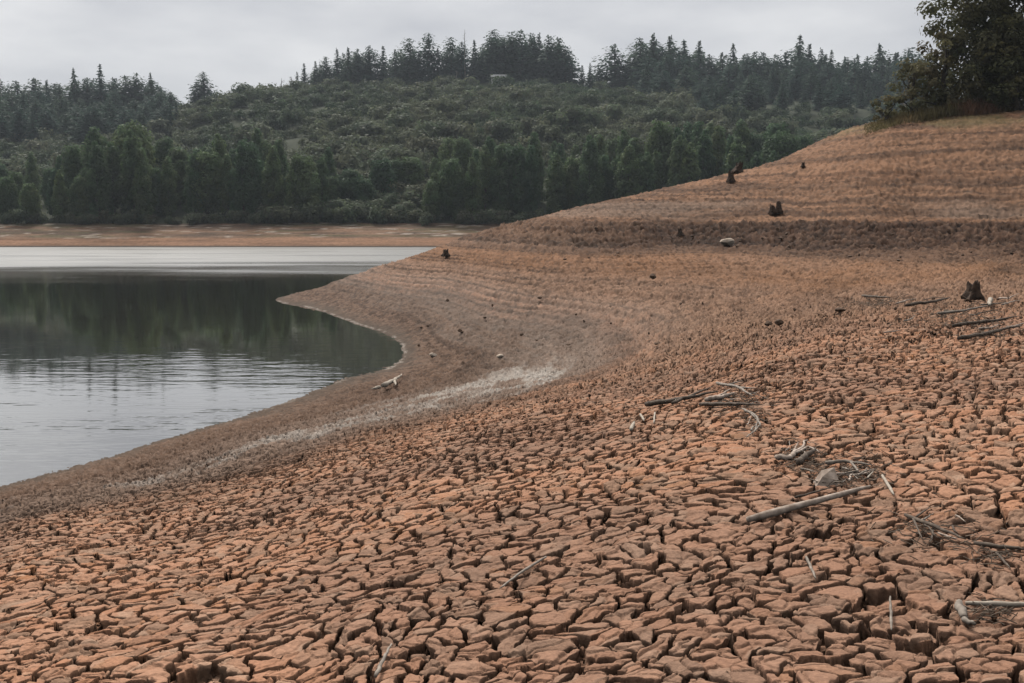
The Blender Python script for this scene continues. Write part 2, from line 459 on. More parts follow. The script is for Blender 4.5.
# ---- colours of the mud itself (dry plates, damp shore, salt crust, old waterlines)
def colr(*c): return np.array(c, np.float32)[None, :]
def lerp(a, b, t): return a + (b - a) * t[:, None].astype(np.float32)
N = len(X)
base = lerp(colr(.480, .268, .172), colr(.445, .220, .128), h1b)                 # plate to plate
base = lerp(base, colr(.320, .200, .135), sst(.60, .95, h1c) * .8)
base = lerp(base, colr(.50, .335, .235), sst(.70, 1.0, h2b) * .55)
base = lerp(base, colr(.45, .200, .085), sst(.80, 1.0, hsh(i2, j2, 74)) * .5 * sst(.4, .8, vnoise(X * 1.1, Y * 1.1, 75)))
base = lerp(base, colr(.25, .155, .112), sst(.40, .66, fbm(X * .55, Y * .55, 76, 3)) * .5)
lowc = lerp(colr(.105, .064, .044), colr(.205, .128, .088), h2)
lowc = lerp(lowc, colr(.29, .205, .155), sst(.5, .8, fine) * .4)
c = lerp(lowc, base, sst(1.05, 1.7, zc + (med - .5) * .4))
# mid ground beyond: paler, pinker
midg = sst(14, 24, RR) * sst(1.3, 1.9, zc)
c = lerp(c, lerp(colr(.20, .118, .078), colr(.36, .222, .147), h2b), midg * .85)
# orange belt
ob = sst(2.25, 2.6, zc) * (1 - sst(3.1, 3.4, zc)) * sst(26, 34, RR)
c = lerp(c, lerp(colr(.235, .115, .058), colr(.34, .180, .098), h2), ob * (.35 + .5 * sst(.3, .7, fbm(X * .15, Y * .15, 118, 3))))
# belts of the hill
hb = hillm
u_of = np.degrees(np.arctan2(X, Y))
tone = fbm(X * 0.16 + Y * .03, zc * 4.6 + (big - .5) * 2.2, 111, 5, .68)
hillc = lerp(colr(.135, .075, .046), colr(.325, .178, .104), sst(.34, .60, tone))
hillc = lerp(hillc, colr(.37, .19, .105), sst(.5, .75, fbm(X * .10 + 9, zc * 1.7, 113, 4)) * .35)
hillc = lerp(hillc, colr(.20, .13, .09), sst(.55, .75, rub) * .4)
c = lerp(c, hillc, hb)
db = dark_band * sst(-2, 9, u_of + 6 * (big - .5))
c = lerp(c, lerp(colr(.038, .020, .012), colr(.088, .046, .028), sst(.35, .65, rub)), db * .95)
c = lerp(c, colr(.22, .135, .09), db * sst(.64, .76, rub2) * .5)
db2 = dark_band * (1 - sst(-2, 9, u_of)) * sst(.4, .6, tone)
c = lerp(c, colr(.15, .097, .068), db2 * .8)
gb = sst(4.7, 4.9, zc) * (1 - sst(5.5, 5.9, zc)) * far
c = lerp(c, colr(.27, .185, .135), gb * sst(.45, .6, fbm(X * .12, Y * .12, 117, 3)) * .7)
# old waterlines: thin darker stripes along the contours
ln1 = vnoise(zc * 7.0, zc * 0 + .5, 121); ln2 = vnoise(zc * 19.0, X * .03, 122)
stripe = sst(.60, .80, ln1) * .45 + sst(.66, .85, ln2) * .45
c = lerp(c, c * .45, np.clip(stripe * far * sst(.25, .5, zc) * (.35 + .65 * sst(.35, .6, fbm(X * .1, Y * .1, 123, 2))), 0, 1))
t4 = (Zb + (big - .5) * .10 + (med - .5) * .03) / .15
f4 = t4 - np.floor(t4)
k4 = hsh(np.floor(t4), np.floor(t4) * 0, 125)
brk = sst(.22, .46, fbm(X * .16 + Y * .1, t4 * .7, 126, 3))
line = np.exp(-((f4 - .5) / (.10 + .12 * k4)) ** 2) * sst(.15, .45, k4) * brk
c = lerp(c, c * .40, np.clip(line * far * (.35 * sst(.2, .4, Zb) + .65 * sst(.7, 1.0, Zb)) * (1 - .45 * hillm) * (1 - .75 * sst(-1, 6, u_of) * (1 - hillm)), 0, 1))
speck = sst(.50, .78, vnoise(X * 7, Y * 4, 127))
c = lerp(c, c * .45, speck * far * .75)
# salt crust above the damp strip
sx = fbm(X * .35 + Y * .1, zc * 5.5, 131, 4, .6)
salt_zone = sst(.50, .72, zc) * (1 - sst(1.0, 1.35, zc))
gx = np.exp(-((X - 1.0) / 7.0) ** 2)
c = lerp(c, lerp(colr(.270, .195, .150), colr(.37, .285, .23), h2), salt_zone * (.05 + .42 * gx) * (.4 + .6 * (1 - sst(26.5, 32, Y))))
sx2 = fbm(X * 1.5 + 3, zc * 13, 133, 3, .6)
near_side = 1 - sst(26.2, 28.2, Y)
c = lerp(c, colr(.47, .42, .37), salt_zone * sst(.50, .60, sx) * sst(.32, .56, sx2) * (.45 + .55 * sst(.30, .55, fbm(X * 4, Y * 2.2, 134, 3))) * (.2 + .8 * gx) * (.12 + .88 * near_side) * (1 - sst(.9, 1.9, X)) * .9)
c = lerp(c, colr(.36, .285, .235), sst(.9, 1.2, zc) * (1 - sst(1.6, 2.1, zc)) * far * .22)
# damp margin and the pale scum line at the water's edge
wet = 1 - sst(.03, .30, Z + (med - .5) * .16)
c = lerp(c, colr(.095, .072, .054), wet * .8)
scum = sst(.0, .012, Z) * (1 - sst(.025, .05, Z)) * sst(.35, .6, fbm(X * 3, Y * 3, 142, 3)) * sst(.25, .5, vnoise(X * .5, Y * .5, 141)) * sst(22, 27, RR)
c = lerp(c, colr(.42, .37, .32), scum * .6)
# thin grass on top of the hill
gr = sst(9.6, 10.8, Zb) * sst(.35, .6, fbm(X * .5, Y * .5, 151, 3))
c = lerp(c, colr(.20, .165, .075), gr * .6)
c = c * (0.80 + 0.24 * fine)[:, None]
lum = c.mean(1, keepdims=True)
c = np.clip(lum + (c - lum) * 1.0, 0.008, .8)

idx = np.arange(NJ * NI, dtype=np.int32).reshape(NJ, NI)
F = np.stack([idx[:-1, :-1], idx[:-1, 1:], idx[1:, 1:], idx[1:, :-1]], -1).reshape(-1, 4)
F = F[:, ::-1]
me = mesh_np('cracked_mud_shore', np.stack([X, Y, Z], -1), F, c, smooth=False)
m, n, l, p = mat('dry_mud')
at = ND(n, 'ShaderNodeAttribute', attribute_name='tint')
tx = ND(n, 'ShaderNodeTexCoord')
nz = ND(n, 'ShaderNodeTexNoise'); nz.inputs['Scale'].default_value = 55; nz.inputs['Detail'].default_value = 5; nz.inputs['Roughness'].default_value = .65
l.new(tx.outputs['Object'], nz.inputs['Vector'])
rp = ND(n, 'ShaderNodeValToRGB')
rp.color_ramp.elements[0].position = .3; rp.color_ramp.elements[0].color = (.72, .72, .72, 1)
rp.color_ramp.elements[1].position = .7; rp.color_ramp.elements[1].color = (1.22, 1.2, 1.18, 1)
l.new(nz.outputs[0], rp.inputs[0])
l.new(mixc(n, l, at.outputs['Color'], rp.outputs[0], 1.0, 'MULTIPLY'), p.inputs['Base Color'])
p.inputs['Roughness'].default_value = .92
p.inputs['Specular IOR Level'].default_value = .12
bp = ND(n, 'ShaderNodeBump'); bp.inputs['Strength'].default_value = .8; bp.inputs['Distance'].default_value = .010
l.new(nz.outputs[0], bp.inputs['Height']); l.new(bp.outputs[0], p.inputs['Normal'])
tag(obj('cracked_mud_ground', me, m), 'cracked dry brown mud of the exposed lake bed and bare hill', kind='structure')
del F, idx, wx, wy, e1, e2

# ------------------------------------------------------------------ lake
m, n, l, p = mat('lake_water')
p.inputs['Base Color'].default_value = (.030, .024, .012, 1)
p.inputs['IOR'].default_value = 1.6
p.inputs['Coat IOR'].default_value = 1.33; p.inputs['Coat Roughness'].default_value = .04
tx = ND(n, 'ShaderNodeTexCoord')
sp = ND(n, 'ShaderNodeSeparateXYZ'); l.new(tx.outputs['Object'], sp.inputs[0])
def mathn(op, a, b, clamp=False):
    q = ND(n, 'ShaderNodeMath', operation=op); q.use_clamp = clamp
    for i, s in enumerate((a, b)):
        if hasattr(s, 'is_linked'): l.new(s, q.inputs[i])
        else: q.inputs[i].default_value = s
    return q.outputs[0]
def nois(scale, stretch, detail=3):
    mpn = ND(n, 'ShaderNodeMapping'); mpn.inputs['Scale'].default_value = stretch
    l.new(tx.outputs['Object'], mpn.inputs[0])
    q = ND(n, 'ShaderNodeTexNoise'); q.inputs['Scale'].default_value = scale; q.inputs['Detail'].default_value = detail
    l.new(mpn.outputs[0], q.inputs['Vector'])
    return q.outputs[0]
# wind on the open water far out, calm in the lee of the bare hill
edge = mathn('ADD', mathn('ADD', sp.outputs[1], mathn('MULTIPLY', mathn('SUBTRACT', nois(.03, (1, 2.5, 1)), .5), 34)), mathn('MULTIPLY', mathn('SUBTRACT', nois(.3, (.35, 2.2, 1), 4), .5), 22))
mr = ND(n, 'ShaderNodeMapRange', interpolation_type='SMOOTHSTEP'); mr.inputs[1].default_value = 62; mr.inputs[2].default_value = 130
l.new(edge, mr.inputs[0])
mr4 = ND(n, 'ShaderNodeMapRange', interpolation_type='SMOOTHSTEP'); mr4.inputs[1].default_value = .36; mr4.inputs[2].default_value = .56; mr4.inputs[3].default_value = .68
l.new(nois(.16, (.16, 1.1, 1), 4), mr4.inputs[0])
wind = mathn('MULTIPLY', mr.outputs[0], mr4.outputs[0])
mr5 = ND(n, 'ShaderNodeMapRange', interpolation_type='SMOOTHSTEP'); mr5.inputs[1].default_value = 24; mr5.inputs[2].default_value = 40; mr5.inputs[3].default_value = 1.0; mr5.inputs[4].default_value = .22
l.new(sp.outputs[1], mr5.inputs[0])
l.new(mathn('SUBTRACT', 1.0, mathn('MULTIPLY', wind, .75)), p.inputs['Coat Weight'])
l.new(mathn('MULTIPLY_ADD', wind, mathn('ADD', mathn('MULTIPLY', nois(.5, (.12, 1.6, 1), 4), .5), .19)), p.inputs['Roughness'])
p.inputs['Roughness'].links[0].from_node.inputs[2].default_value = .03
h = mathn('ADD', mathn('MULTIPLY', nois(1.0, (.55, 2.0, 1), 2), .6), mathn('MULTIPLY', nois(3.0, (.6, 1.8, 1), 2), .18))
patch = nois(.11, (1, 1.6, 1), 2)
mr2 = ND(n, 'ShaderNodeMapRange', interpolation_type='SMOOTHSTEP'); mr2.inputs[1].default_value = .40; mr2.inputs[2].default_value = .62
mr2.inputs[3].default_value = .25; mr2.inputs[4].default_value = 1.0
l.new(patch, mr2.inputs[0])
bp = ND(n, 'ShaderNodeBump'); bp.inputs['Distance'].default_value = .05
l.new(mathn('MULTIPLY', mathn('MULTIPLY', mr2.outputs[0], mr5.outputs[0]), .8), bp.inputs['Strength'])
l.new(h, bp.inputs['Height']); l.new(bp.outputs[0], p.inputs['Normal']); l.new(bp.outputs[0], p.inputs['Coat Normal'])
l.new(p.inputs['Roughness'].links[0].from_socket, p.inputs['Coat Roughness'])
me = bpy.data.meshes.new('lake_water')
me.from_pydata([(-900, -60, 0), (900, -60, 0), (900, 260, 0), (-900, 260, 0)], [], [(0, 1, 2, 3)])
tag(obj('lake_water', me, m), 'still dark green lake water with pale ripples', kind='structure')

# ------------------------------------------------------------------ far bank and wooded hills
UK = [-700, -300, 0, 90, 180, 215, 245, 300, 400, 500, 570, 620, 700, 830, 920, 1024, 1300, 1800]
VK = [140, 142, 138, 136, 128, 112, 106, 99, 95, 96, 98, 102, 102, 106, 112, 118, 130, 140]
RIDGE = 430.0
def ridge_v(u): return np.interp(u, UK, VK)
def far_z(x, d):
    u = 512 + x / d * FPX
    vr = ridge_v(u)
    zr = EYE + (222 - vr) / FPX * RIDGE
    wob = (fbm(x * .02 + 40, d * .02, 201, 3) - .5)
    s = np.clip((d - 203) / (RIDGE - 203), 0, None)
    prof = np.where(s < 1, 1 - (1 - s) ** 1.25, 1 - (s - 1) * .25)
    hill = 4.0 + (zr - 4.0) * prof + wob * 7 * np.clip(s * 3, 0, 1)
    sh = 180 + (fbm(x * .03, x * 0 + 2.2, 211, 3) - .5) * 5
    t = d - sh
    bank = np.where(t < 0, t * .06, np.where(t < 9, t * .19, 1.71 + (t - 9) * .19))
    bank = bank + (fbm(x * .25, d * .8, 213, 3) - .5) * .45 * sst(0, 2, t)
    return np.where(d < 203, bank, np.maximum(hill, 0) * 1.0) * (1 - sst(202, 206, d)) + sst(202, 206, d) * hill if np.ndim(d) else (bank if d < 203 else hill)
def fz(x, d):
    return float(far_z(np.array([x], float), np.array([d], float))[0])
us = np.linspace(-900, 1900, 561)
ds = np.array(list(np.arange(150, 178, 4)) + list(np.arange(178, 206, .45)) + list(np.arange(206, 460, 4)) + list(np.geomspace(460, 3000, 40)))
UU, DD = np.meshgrid(us, ds)
XX = (UU - 512) / FPX * np.minimum(DD, 700) * np.maximum(1, DD / 700)
ZZ = far_z(XX.ravel(), DD.ravel()).reshape(XX.shape)
zfar = np.clip(ZZ, -2.5, None)
zfar = np.where(DD > 640, zfar * np.clip(1 - (DD - 640) / 2000, .1, 1), zfar)
# colour: dark forest floor, red earth on the bank
xf, df, zf = XX.ravel(), DD.ravel(), ZZ.ravel()
n1 = fbm(xf * .12, zf * 3.0, 221, 4, .6); n2 = fbm(xf * .05, df * .3, 223, 3)
low = lerp(colr(.19, .105, .062), colr(.27, .15, .09), sst(.3, .7, n1))
high = lerp(colr(.10, .066, .045), colr(.21, .128, .082), sst(.35, .65, n1))
high = lerp(high, colr(.10, .085, .045), sst(.5, .7, fbm(xf * .09, df * .5, 227, 4)) * .8)
high = lerp(high, colr(.42, .36, .30), sst(.66, .74, fbm(xf * .3, zf * 6, 225, 3)) * .8)
cf = lerp(low, high, sst(1.35, 1.8, zf + (n2 - .5) * .6))
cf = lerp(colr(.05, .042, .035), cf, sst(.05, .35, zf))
cf = lerp(cf, lerp(colr(.040, .048, .030), colr(.062, .068, .042), n2), sst(202, 205, df))
NJ, NI = XX.shape
idx = np.arange(NJ * NI, dtype=np.int32).reshape(NJ, NI)
F = np.stack([idx[:-1, :-1], idx[:-1, 1:], idx[1:, 1:], idx[1:, :-1]], -1).reshape(-1, 4)
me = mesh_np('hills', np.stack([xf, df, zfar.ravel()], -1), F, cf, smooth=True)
m, n, l, p = mat('hill_earth')
at = ND(n, 'ShaderNodeAttribute', attribute_name='tint')
tx = ND(n, 'ShaderNodeTexCoord')
nz = ND(n, 'ShaderNodeTexNoise'); nz.inputs['Scale'].default_value = 1.5; nz.inputs['Detail'].default_value = 5
l.new(tx.outputs['Object'], nz.inputs['Vector'])
rp = ND(n, 'ShaderNodeValToRGB')
rp.color_ramp.elements[0].position = .3; rp.color_ramp.elements[0].color = (.75, .75, .75, 1)
rp.color_ramp.elements[1].position = .7; rp.color_ramp.elements[1].color = (1.2, 1.2, 1.2, 1)
l.new(nz.outputs[0], rp.inputs[0])
l.new(mixc(n, l, at.outputs['Color'], rp.outputs[0], 1.0, 'MULTIPLY'), p.inputs['Base Color'])
p.inputs['Roughness'].default_value = .95; p.inputs['Specular IOR Level'].default_value = .1
tag(obj('hills', me, m), 'far red earth bank and hills beyond the lake', kind='structure')

# ------------------------------------------------------------------ plants
def leaves(cen, nrm, size, aspect, tint, rg, axis=None):
    """diamond leaf sprays: arrays of centres and facing directions -> verts, faces, colours"""
    k = len(cen)
    nrm = nrm / (np.linalg.norm(nrm, axis=1, keepdims=True) + 1e-9)
    a = rg.normal(size=(k, 3)) if axis is None else axis
    t = np.cross(nrm, np.cross(a, nrm)); t /= np.linalg.norm(t, axis=1, keepdims=True) + 1e-9
    b = np.cross(nrm, t)
    s = (np.asarray(size) * rg.uniform(.6, 1.35, k))[:, None]
    bend = nrm * s * rg.uniform(-.25, .1, k)[:, None]
    v = np.stack([cen - t * s * aspect, cen + b * s * .5 + bend * .3, cen + t * s * aspect + bend, cen - b * s * .5 - bend * .3], 1).reshape(-1, 3)
    f = np.arange(4 * k, dtype=np.int32).reshape(-1, 4)
    return v, f, np.repeat(tint, 4, axis=0)
def blob_crown(rg, blobs, per_m2, size, tintv=.22, up=.35, fill=.25):
    V, F_, T = [], [], []; o = 0
    for (cx, cy, cz, rx, ry, rz) in blobs:
        k = max(10, int(per_m2 * (rx * ry + rx * rz + ry * rz) * 4.2))
        d = rg.normal(size=(k, 3)); d /= np.linalg.norm(d, axis=1, keepdims=True)
        rad = np.where(rg.uniform(size=k) < fill, rg.uniform(.2, .75, k), rg.uniform(.72, 1.12, k))[:, None]
        cen = np.array([cx, cy, cz]) + d * rad * np.array([rx, ry, rz])
        nr = d + rg.normal(scale=.30, size=(k, 3)) + np.array([0, 0, up])
        bt = rg.uniform(1 - tintv, 1 + tintv)
        tint = (bt * rg.uniform(.87, 1.15, k))[:, None] * np.array([1 + rg.uniform(-.08, .12), 1.0, 1 + rg.uniform(-.12, .08)])
        v, f, t = leaves(cen, nr, size, .8, tint, rg)
        V.append(v); F_.append(f + o); T.append(t); o += len(v)
    return np.concatenate(V), np.concatenate(F_), np.concatenate(T)

def conifer_mesh(seed, H, Rad, kind):
    rg = np.random.default_rng(seed)
    cen, nr, ax, tn = [], [], [], []
    nw = int(H / .5)
    lean = rg.normal(scale=.012, size=2)
    lop = rg.uniform(0, 6.28)
    for i in range(nw):
        t = .07 + .93 * (i + rg.uniform(0, .6)) / nw
        if kind == 'spire': pr = (1 - t) ** .88 * (1 if t > .16 else .8)
        elif kind == 'column': pr = (max(0, 1 - ((t - .38) / .64) ** 2)) ** .62
        else: pr = (max(0, 1 - ((t - .33) / .69) ** 2)) ** .8
        pr = min(pr, 1.0) * rg.uniform(.72, 1.12) + .02
        nb = 9 if kind != 'spire' else 8
        a0 = rg.uniform(0, 6.28)
        for b in range(nb):
            a = a0 + b * 6.283 / nb + rg.uniform(-.3, .3)
            L = Rad * pr * rg.uniform(.5, 1.12) * (1 + .18 * math.cos(a - lop))
            if rg.uniform() < .08: continue
            dr = {'spire': -.28, 'column': .35, 'broad': .05}[kind] + rg.uniform(-.2, .2)
            m_ = max(2, int(L / .42))
            for q_ in range(m_):
                w = (q_ + .75 + rg.uniform(-.2, .2)) / m_
                if w < .3 and rg.uniform() < .5: continue
                p_ = np.array([math.cos(a) * L * w, math.sin(a) * L * w, t * H + L * w * dr]) + rg.normal(scale=.13, size=3)
                p_[:2] += lean * t * H
                cen.append(p_); ax.append((math.cos(a), math.sin(a), dr))
                nr.append(np.array([math.cos(a) * .5, math.sin(a) * .5, .9]) + rg.normal(scale=.3, size=3))
                tn.append(rg.uniform(.75, 1.3))
    for q_ in range(5):                                           # leader
        cen.append(np.array([0, 0, H * (.955 + .013 * q_)])); ax.append((0, 0, 1)); nr.append(rg.normal(size=3)); tn.append(1.0)
    tint = np.array(tn)[:, None] * np.array([1, 1, 1.0])
    v, f, t = leaves(np.array(cen), np.array(nr), .72 * (1.05 - .62 * np.clip(np.array(cen)[:, 2] / H, 0, 1) ** 2), .9, tint, rg, np.array(ax) + rg.normal(scale=.35, size=(len(ax), 3)))
    return mesh_np('conifer_crown', v, f, t)
def trunk_mesh(H, r0, seed, limbs=0, spread=1.0):
    rg = random.Random(seed); b = MB()
    pts = [(rg.uniform(-.02, .02) * H * t, rg.uniform(-.02, .02) * H * t, t * H) for t in (-.04, .0, .15, .35, .55, .75, .93)]
    b.tube(pts, [r0 * 1.5, r0 * 1.15, r0, r0 * .82, r0 * .6, r0 * .38, r0 * .12], 7, rg, .08)
    for k in range(limbs):
        t = rg.uniform(.2, .7); a = rg.uniform(0, 6.28); L = spread * rg.uniform(.6, 1.0)
        s = Vector((0, 0, t * H)); q_ = [s, s + Vector((math.cos(a) * L * .5, math.sin(a) * L * .5, L * .25)), s + Vector((math.cos(a) * L, math.sin(a) * L, L * .7))]
        b.tube(q_, [r0 * .45, r0 * .3, r0 * .08], 5, rg, .1)
    return b.mesh('trunk')
def shore_tree_mesh(seed, H, Rad, tall):
    rg = np.random.default_rng(seed); bl = []
    nb = 30
    for i in range(nb):
        t = .10 + .86 * (i / (nb - 1)) + rg.uniform(-.03, .03)
        pr = (max(0.03, 1 - ((t - (.30 if tall else .42)) / (.72 if tall else .61)) ** 2)) ** (.95 if tall else .6)
        a = i * 2.4 + rg.uniform(-.4, .4); rad = Rad * pr * rg.uniform(.35, .72)
        s = Rad * (.22 + .20 * pr) * rg.uniform(.8, 1.2)
        bl.append((math.cos(a) * rad, math.sin(a) * rad, t * H, s, s, s * rg.uniform(.8, 1.35)))
    v, f, t = blob_crown(rg, bl, 8.5, .34, .24)
    return mesh_np('shore_crown', v, f, t)
def shrub_mesh(seed, Rad, dens=6.5, size=.31):
    rg = np.random.default_rng(seed); bl = []
    for i in range(7):
        a = rg.uniform(0, 6.28); q_ = Rad * rg.uniform(.1, .65)
        s = Rad * rg.uniform(.38, .58)
        bl.append((math.cos(a) * q_, math.sin(a) * q_, Rad * rg.uniform(.35, .95), s, s, s * .9))
    v, f, t = blob_crown(rg, bl, dens, size, .22, .5)
    return mesh_np('shrub', v, f, t)

def plant(name, x, y, z, s, label, cat, group, crown, trunk, leafm, barkm=None, sz=1.0):
    e_ = bpy.data.objects.new(name, None); C.objects.link(e_)
    e_.location = (x, y, z); e_.rotation_euler = (0, 0, rnd.uniform(0, 6.28)); e_.scale = (s, s, s * sz)
    e_.empty_display_size = .5
    tag(e_, label, cat, group)
    obj('crown', crown, leafm, e_); obj('trunk', trunk, barkm or M['bark'], e_)
    return e_

spires = [conifer_mesh(300 + i, 20, 4.6, 'spire') for i in range(5)]
columns = [conifer_mesh(320 + i, 18, 3.6, 'column') for i in range(4)]
broads = [conifer_mesh(340 + i, 17, 5.2, 'broad') for i in range(4)]
con_trunk = trunk_mesh(18, .28, 1)
shores = [shore_tree_mesh(400 + i, 14, 3.3, True) for i in range(5)] + [shore_tree_mesh(410 + i, 11, 3.9, False) for i in range(4)]
shore_trunks = [trunk_mesh(13, .22, 2, 5, 2.4), trunk_mesh(10, .2, 3, 5, 2.6)]
shrubs = [shrub_mesh(500 + i, 2.2) for i in range(7)]

def put_conifer(u, d, h, kind, label, group, wide=1.0):
    src, hh = {'spire': (spires, 20), 'column': (columns, 18), 'broad': (broads, 17)}[kind]
    x = col_x(u, d); s = h / hh
    e_ = plant('conifer_tree', x, d, fz(x, d) - .2, s, label, 'conifer', group, rnd.choice(src), con_trunk, M['conifer_leaf'])
    e_.scale = (s * wide, s * wide, s)
    return e_
def top_h(u, vtop, d):
    """height that brings a tree at column u, distance d up to row vtop"""
    return max(3.0, EYE + (222 - vtop) / FPX * d - fz(col_x(u, d), d))

# --- left dark stand: skyline row at given tops, then filler rows in front
GL = 'dark conifers of the left stand'
sk_left = [(-30, 100, 'broad'), (-14, 96, 'spire'), (2, 90, 'broad'), (18, 92, 'broad'), (45, 82, 'spire'), (58, 84, 'spire'), (70, 88, 'column'), (84, 73, 'spire'), (97, 82, 'broad'),
           (110, 69, 'spire'), (122, 82, 'broad'), (134, 80, 'broad'), (146, 78, 'broad'), (159, 77, 'spire'), (168, 90, 'broad'), (178, 95, 'broad')]
for i, (u, vt, k) in enumerate(sk_left):
    d = 425 + rnd.uniform(-6, 6)
    lab = 'dark conifer on the skyline of the left stand, above the pale green shore trees'
    grp = 'skyline conifers of the left stand'
    if u == 110: lab, grp = 'tallest spiky conifer of the left skyline, with a bare layered tip', None
    if u == 84: lab, grp = 'pointed conifer rising just left of the spikiest skyline conifer', None
    if u == 159: lab, grp = 'pointed conifer near the right end of the left dark stand', None
    put_conifer(u, d, top_h(u, vt, d), k, lab, grp, 1.55 if k == 'broad' else 1.25)
for i in range(62):
    u = -30 + 216 * (i + rnd.random()) / 62; d = rnd.uniform(335, 420)
    put_conifer(u, d, top_h(u, 87 + (420 - d) * .26 + rnd.uniform(-3, 10), d), rnd.choice(('spire', 'broad', 'broad', 'column')),
                'dark conifer within the left stand, below its skyline', GL, 1.5)
e_ = put_conifer(203, 425, top_h(203, 86, 425), 'broad', 'bushy dark conifer in the gap, left half of the lone skyline pair', None, 1.3)
e_ = put_conifer(211, 428, top_h(211, 76, 428), 'broad', 'lone dark conifer with a pointed top between the left stand and the scrub crest', None, 1.35)

# --- ridge row of tall trees in the middle
mid = [(302, 76, 'spire'), (309, 68, 'spire'), (320, 66, 'spire'), (330, 62, 'column'), (341, 54, 'spire'), (352, 53, 'spire'), (362, 55, 'broad'), (374, 52, 'broad'), (386, 52, 'spire'),
       (398, 55, 'spire'), (412, 45, 'column'), (421, 58, 'spire'), (431, 40, 'column'), (440, 54, 'spire'), (453, 44, 'column'), (463, 48, 'column'), (475, 46, 'spire'), (484, 50, 'column'), (493, 37, 'column'),
       (503, 44, 'column'), (512, 39, 'column'), (521, 37, 'column'), (530, 40, 'column'), (539, 40, 'spire'), (547, 42, 'column'), (556, 44, 'broad'), (564, 52, 'column'), (580, 70, 'spire'), (588, 68, 'spire'), (596, 72, 'broad')]
for u, vt, k in mid:
    d = 437 + rnd.uniform(-5, 8)
    lab, grp = 'tall dark conifer in the ridge row above the scrub slope', 'ridge row conifers above the scrub'
    if u == 431: lab, grp = 'dense dark pointed conifer standing clear at the gap in the middle ridge row', None
    if u == 412: lab, grp = 'round topped column tree left of the dense pointed conifer on the ridge', None
    if u == 302: lab, grp = 'shortest spindly conifer at the left end of the middle ridge row', None
    put_conifer(u, d, top_h(u, vt, d), k, lab, grp, {431: 1.3}.get(u, 1.4))
for i in range(34):
    u = rnd.choice((rnd.uniform(312, 425), rnd.uniform(448, 568))); d = rnd.uniform(440, 462)
    put_conifer(u, d, top_h(u, np.interp(u, [q_[0] for q_ in mid], [q_[1] for q_ in mid]) + rnd.uniform(3, 12), d), rnd.choice(('column', 'broad', 'broad')),
                'dark conifer behind the front trees of the middle ridge row', 'back conifers of the middle ridge', 1.2)

# --- right forest
sk_r = [(612, 50, 'broad'), (624, 75, 'broad'), (636, 44, 'broad'), (650, 40, 'spire'), (667, 42, 'spire'), (679, 46, 'spire'), (695, 47, 'spire'), (704, 60, 'broad'), (717, 58, 'spire'), (727, 50, 'spire'),
        (738, 60, 'spire'), (748, 57, 'broad'), (757, 58, 'broad'), (768, 60, 'broad'), (780, 57, 'spire'), (792, 41, 'spire'), (802, 50, 'spire'), (812, 54, 'spire'), (823, 56, 'spire'), (836, 62, 'spire'),
        (848, 60, 'spire'), (858, 62, 'spire'), (869, 50, 'spire'), (880, 62, 'spire'), (888, 58, 'spire'), (898, 54, 'column'), (909, 60, 'broad'), (920, 62, 'spire'), (934, 60, 'spire')]
for u, vt, k in sk_r:
    d = 446 + rnd.uniform(-6, 10)
    lab, grp = 'dark conifer on the skyline of the right forest, left of the near trees', 'skyline conifers of the right forest'
    if u == 792: lab, grp = 'tallest thin tipped conifer on the skyline of the right forest', None
    if u == 612: lab, grp = 'broad dark conifer alone at the left end of the right forest', None
    put_conifer(u, d, top_h(u, vt, d), k, lab, grp, 1.5)
for i in range(22):
    u = 632 + 300 * (i + .5) / 22
    put_conifer(u, 458, top_h(u, np.interp(u, [q_[0] for q_ in sk_r], [q_[1] for q_ in sk_r]) + rnd.uniform(4, 9), 458), 'broad', 'dark conifer closing the gaps behind the right skyline', 'gap filling conifers of the right skyline', 1.7)
for i in range(10):
    u = -20 + 190 * (i + .5) / 10
    put_conifer(u, 436, top_h(u, rnd.uniform(83, 88), 436), 'broad', 'dark conifer closing the gaps behind the left skyline', 'gap filling conifers of the left skyline', 1.9)
for i in range(96):
    u = 628 + 316 * (i + rnd.random()) / 96; d = rnd.uniform(325, 440) if u > 690 else rnd.uniform(385, 440)
    put_conifer(u, d, top_h(u, 58 + (440 - d) * .27 + rnd.uniform(-3, 14), d), rnd.choice(('spire', 'spire', 'broad', 'column')),
                'dark conifer within the right forest, below its skyline', 'conifers of the right forest', 1.6)

# --- trees along the far shore
def put_shore(u, d, h, kind, label, group, wide=1.0):
    i = rnd.randrange(5) if kind == 'tall' else 5 + rnd.randrange(4)
    hh = 14 if kind == 'tall' else 11
    x = col_x(u, d); s = h / hh
    e_ = plant('shore_tree', x, d, fz(x, d) - .2, s, label, 'tree', group, shores[i], shore_trunks[0 if kind == 'tall' else 1], M['shore_leaf'])
    e_.scale = (s * wide, s * wide, s)
    return e_
TOPS_U = [-40, 0, 30, 60, 90, 100, 125, 150, 170, 200, 230, 270, 300, 330, 345, 420, 435, 470, 520, 560, 600, 660, 700, 760, 820, 900]
TOPS_V = [180, 172, 165, 155, 150, 134, 130, 134, 150, 150, 140, 140, 146, 150, 185, 185, 150, 138, 136, 142, 134, 126, 128, 130, 140, 150]
def put_row(n_, d0, d1, off, label, group):
    for i in range(n_):
        u = -45 + 930 * (i + rnd.random() * .9) / n_
        if 338 < u < 428: continue
        d = rnd.uniform(d0, d1)
        vt = np.interp(u, TOPS_U, TOPS_V) + rnd.triangular(-10, 26, 2) + off
        h = top_h(u, vt, d)
        put_shore(u, d, max(5.0, h), 'tall' if h > 9.5 and rnd.random() < .8 else 'round', label, group, rnd.uniform(.72, 1.0))
put_row(60, 205, 212, 8, 'green tree in the front row along the far bank', 'front row trees of the far shore')
put_row(54, 216, 230, -3, 'green tree in the second row behind the far bank', 'second row trees of the far shore')
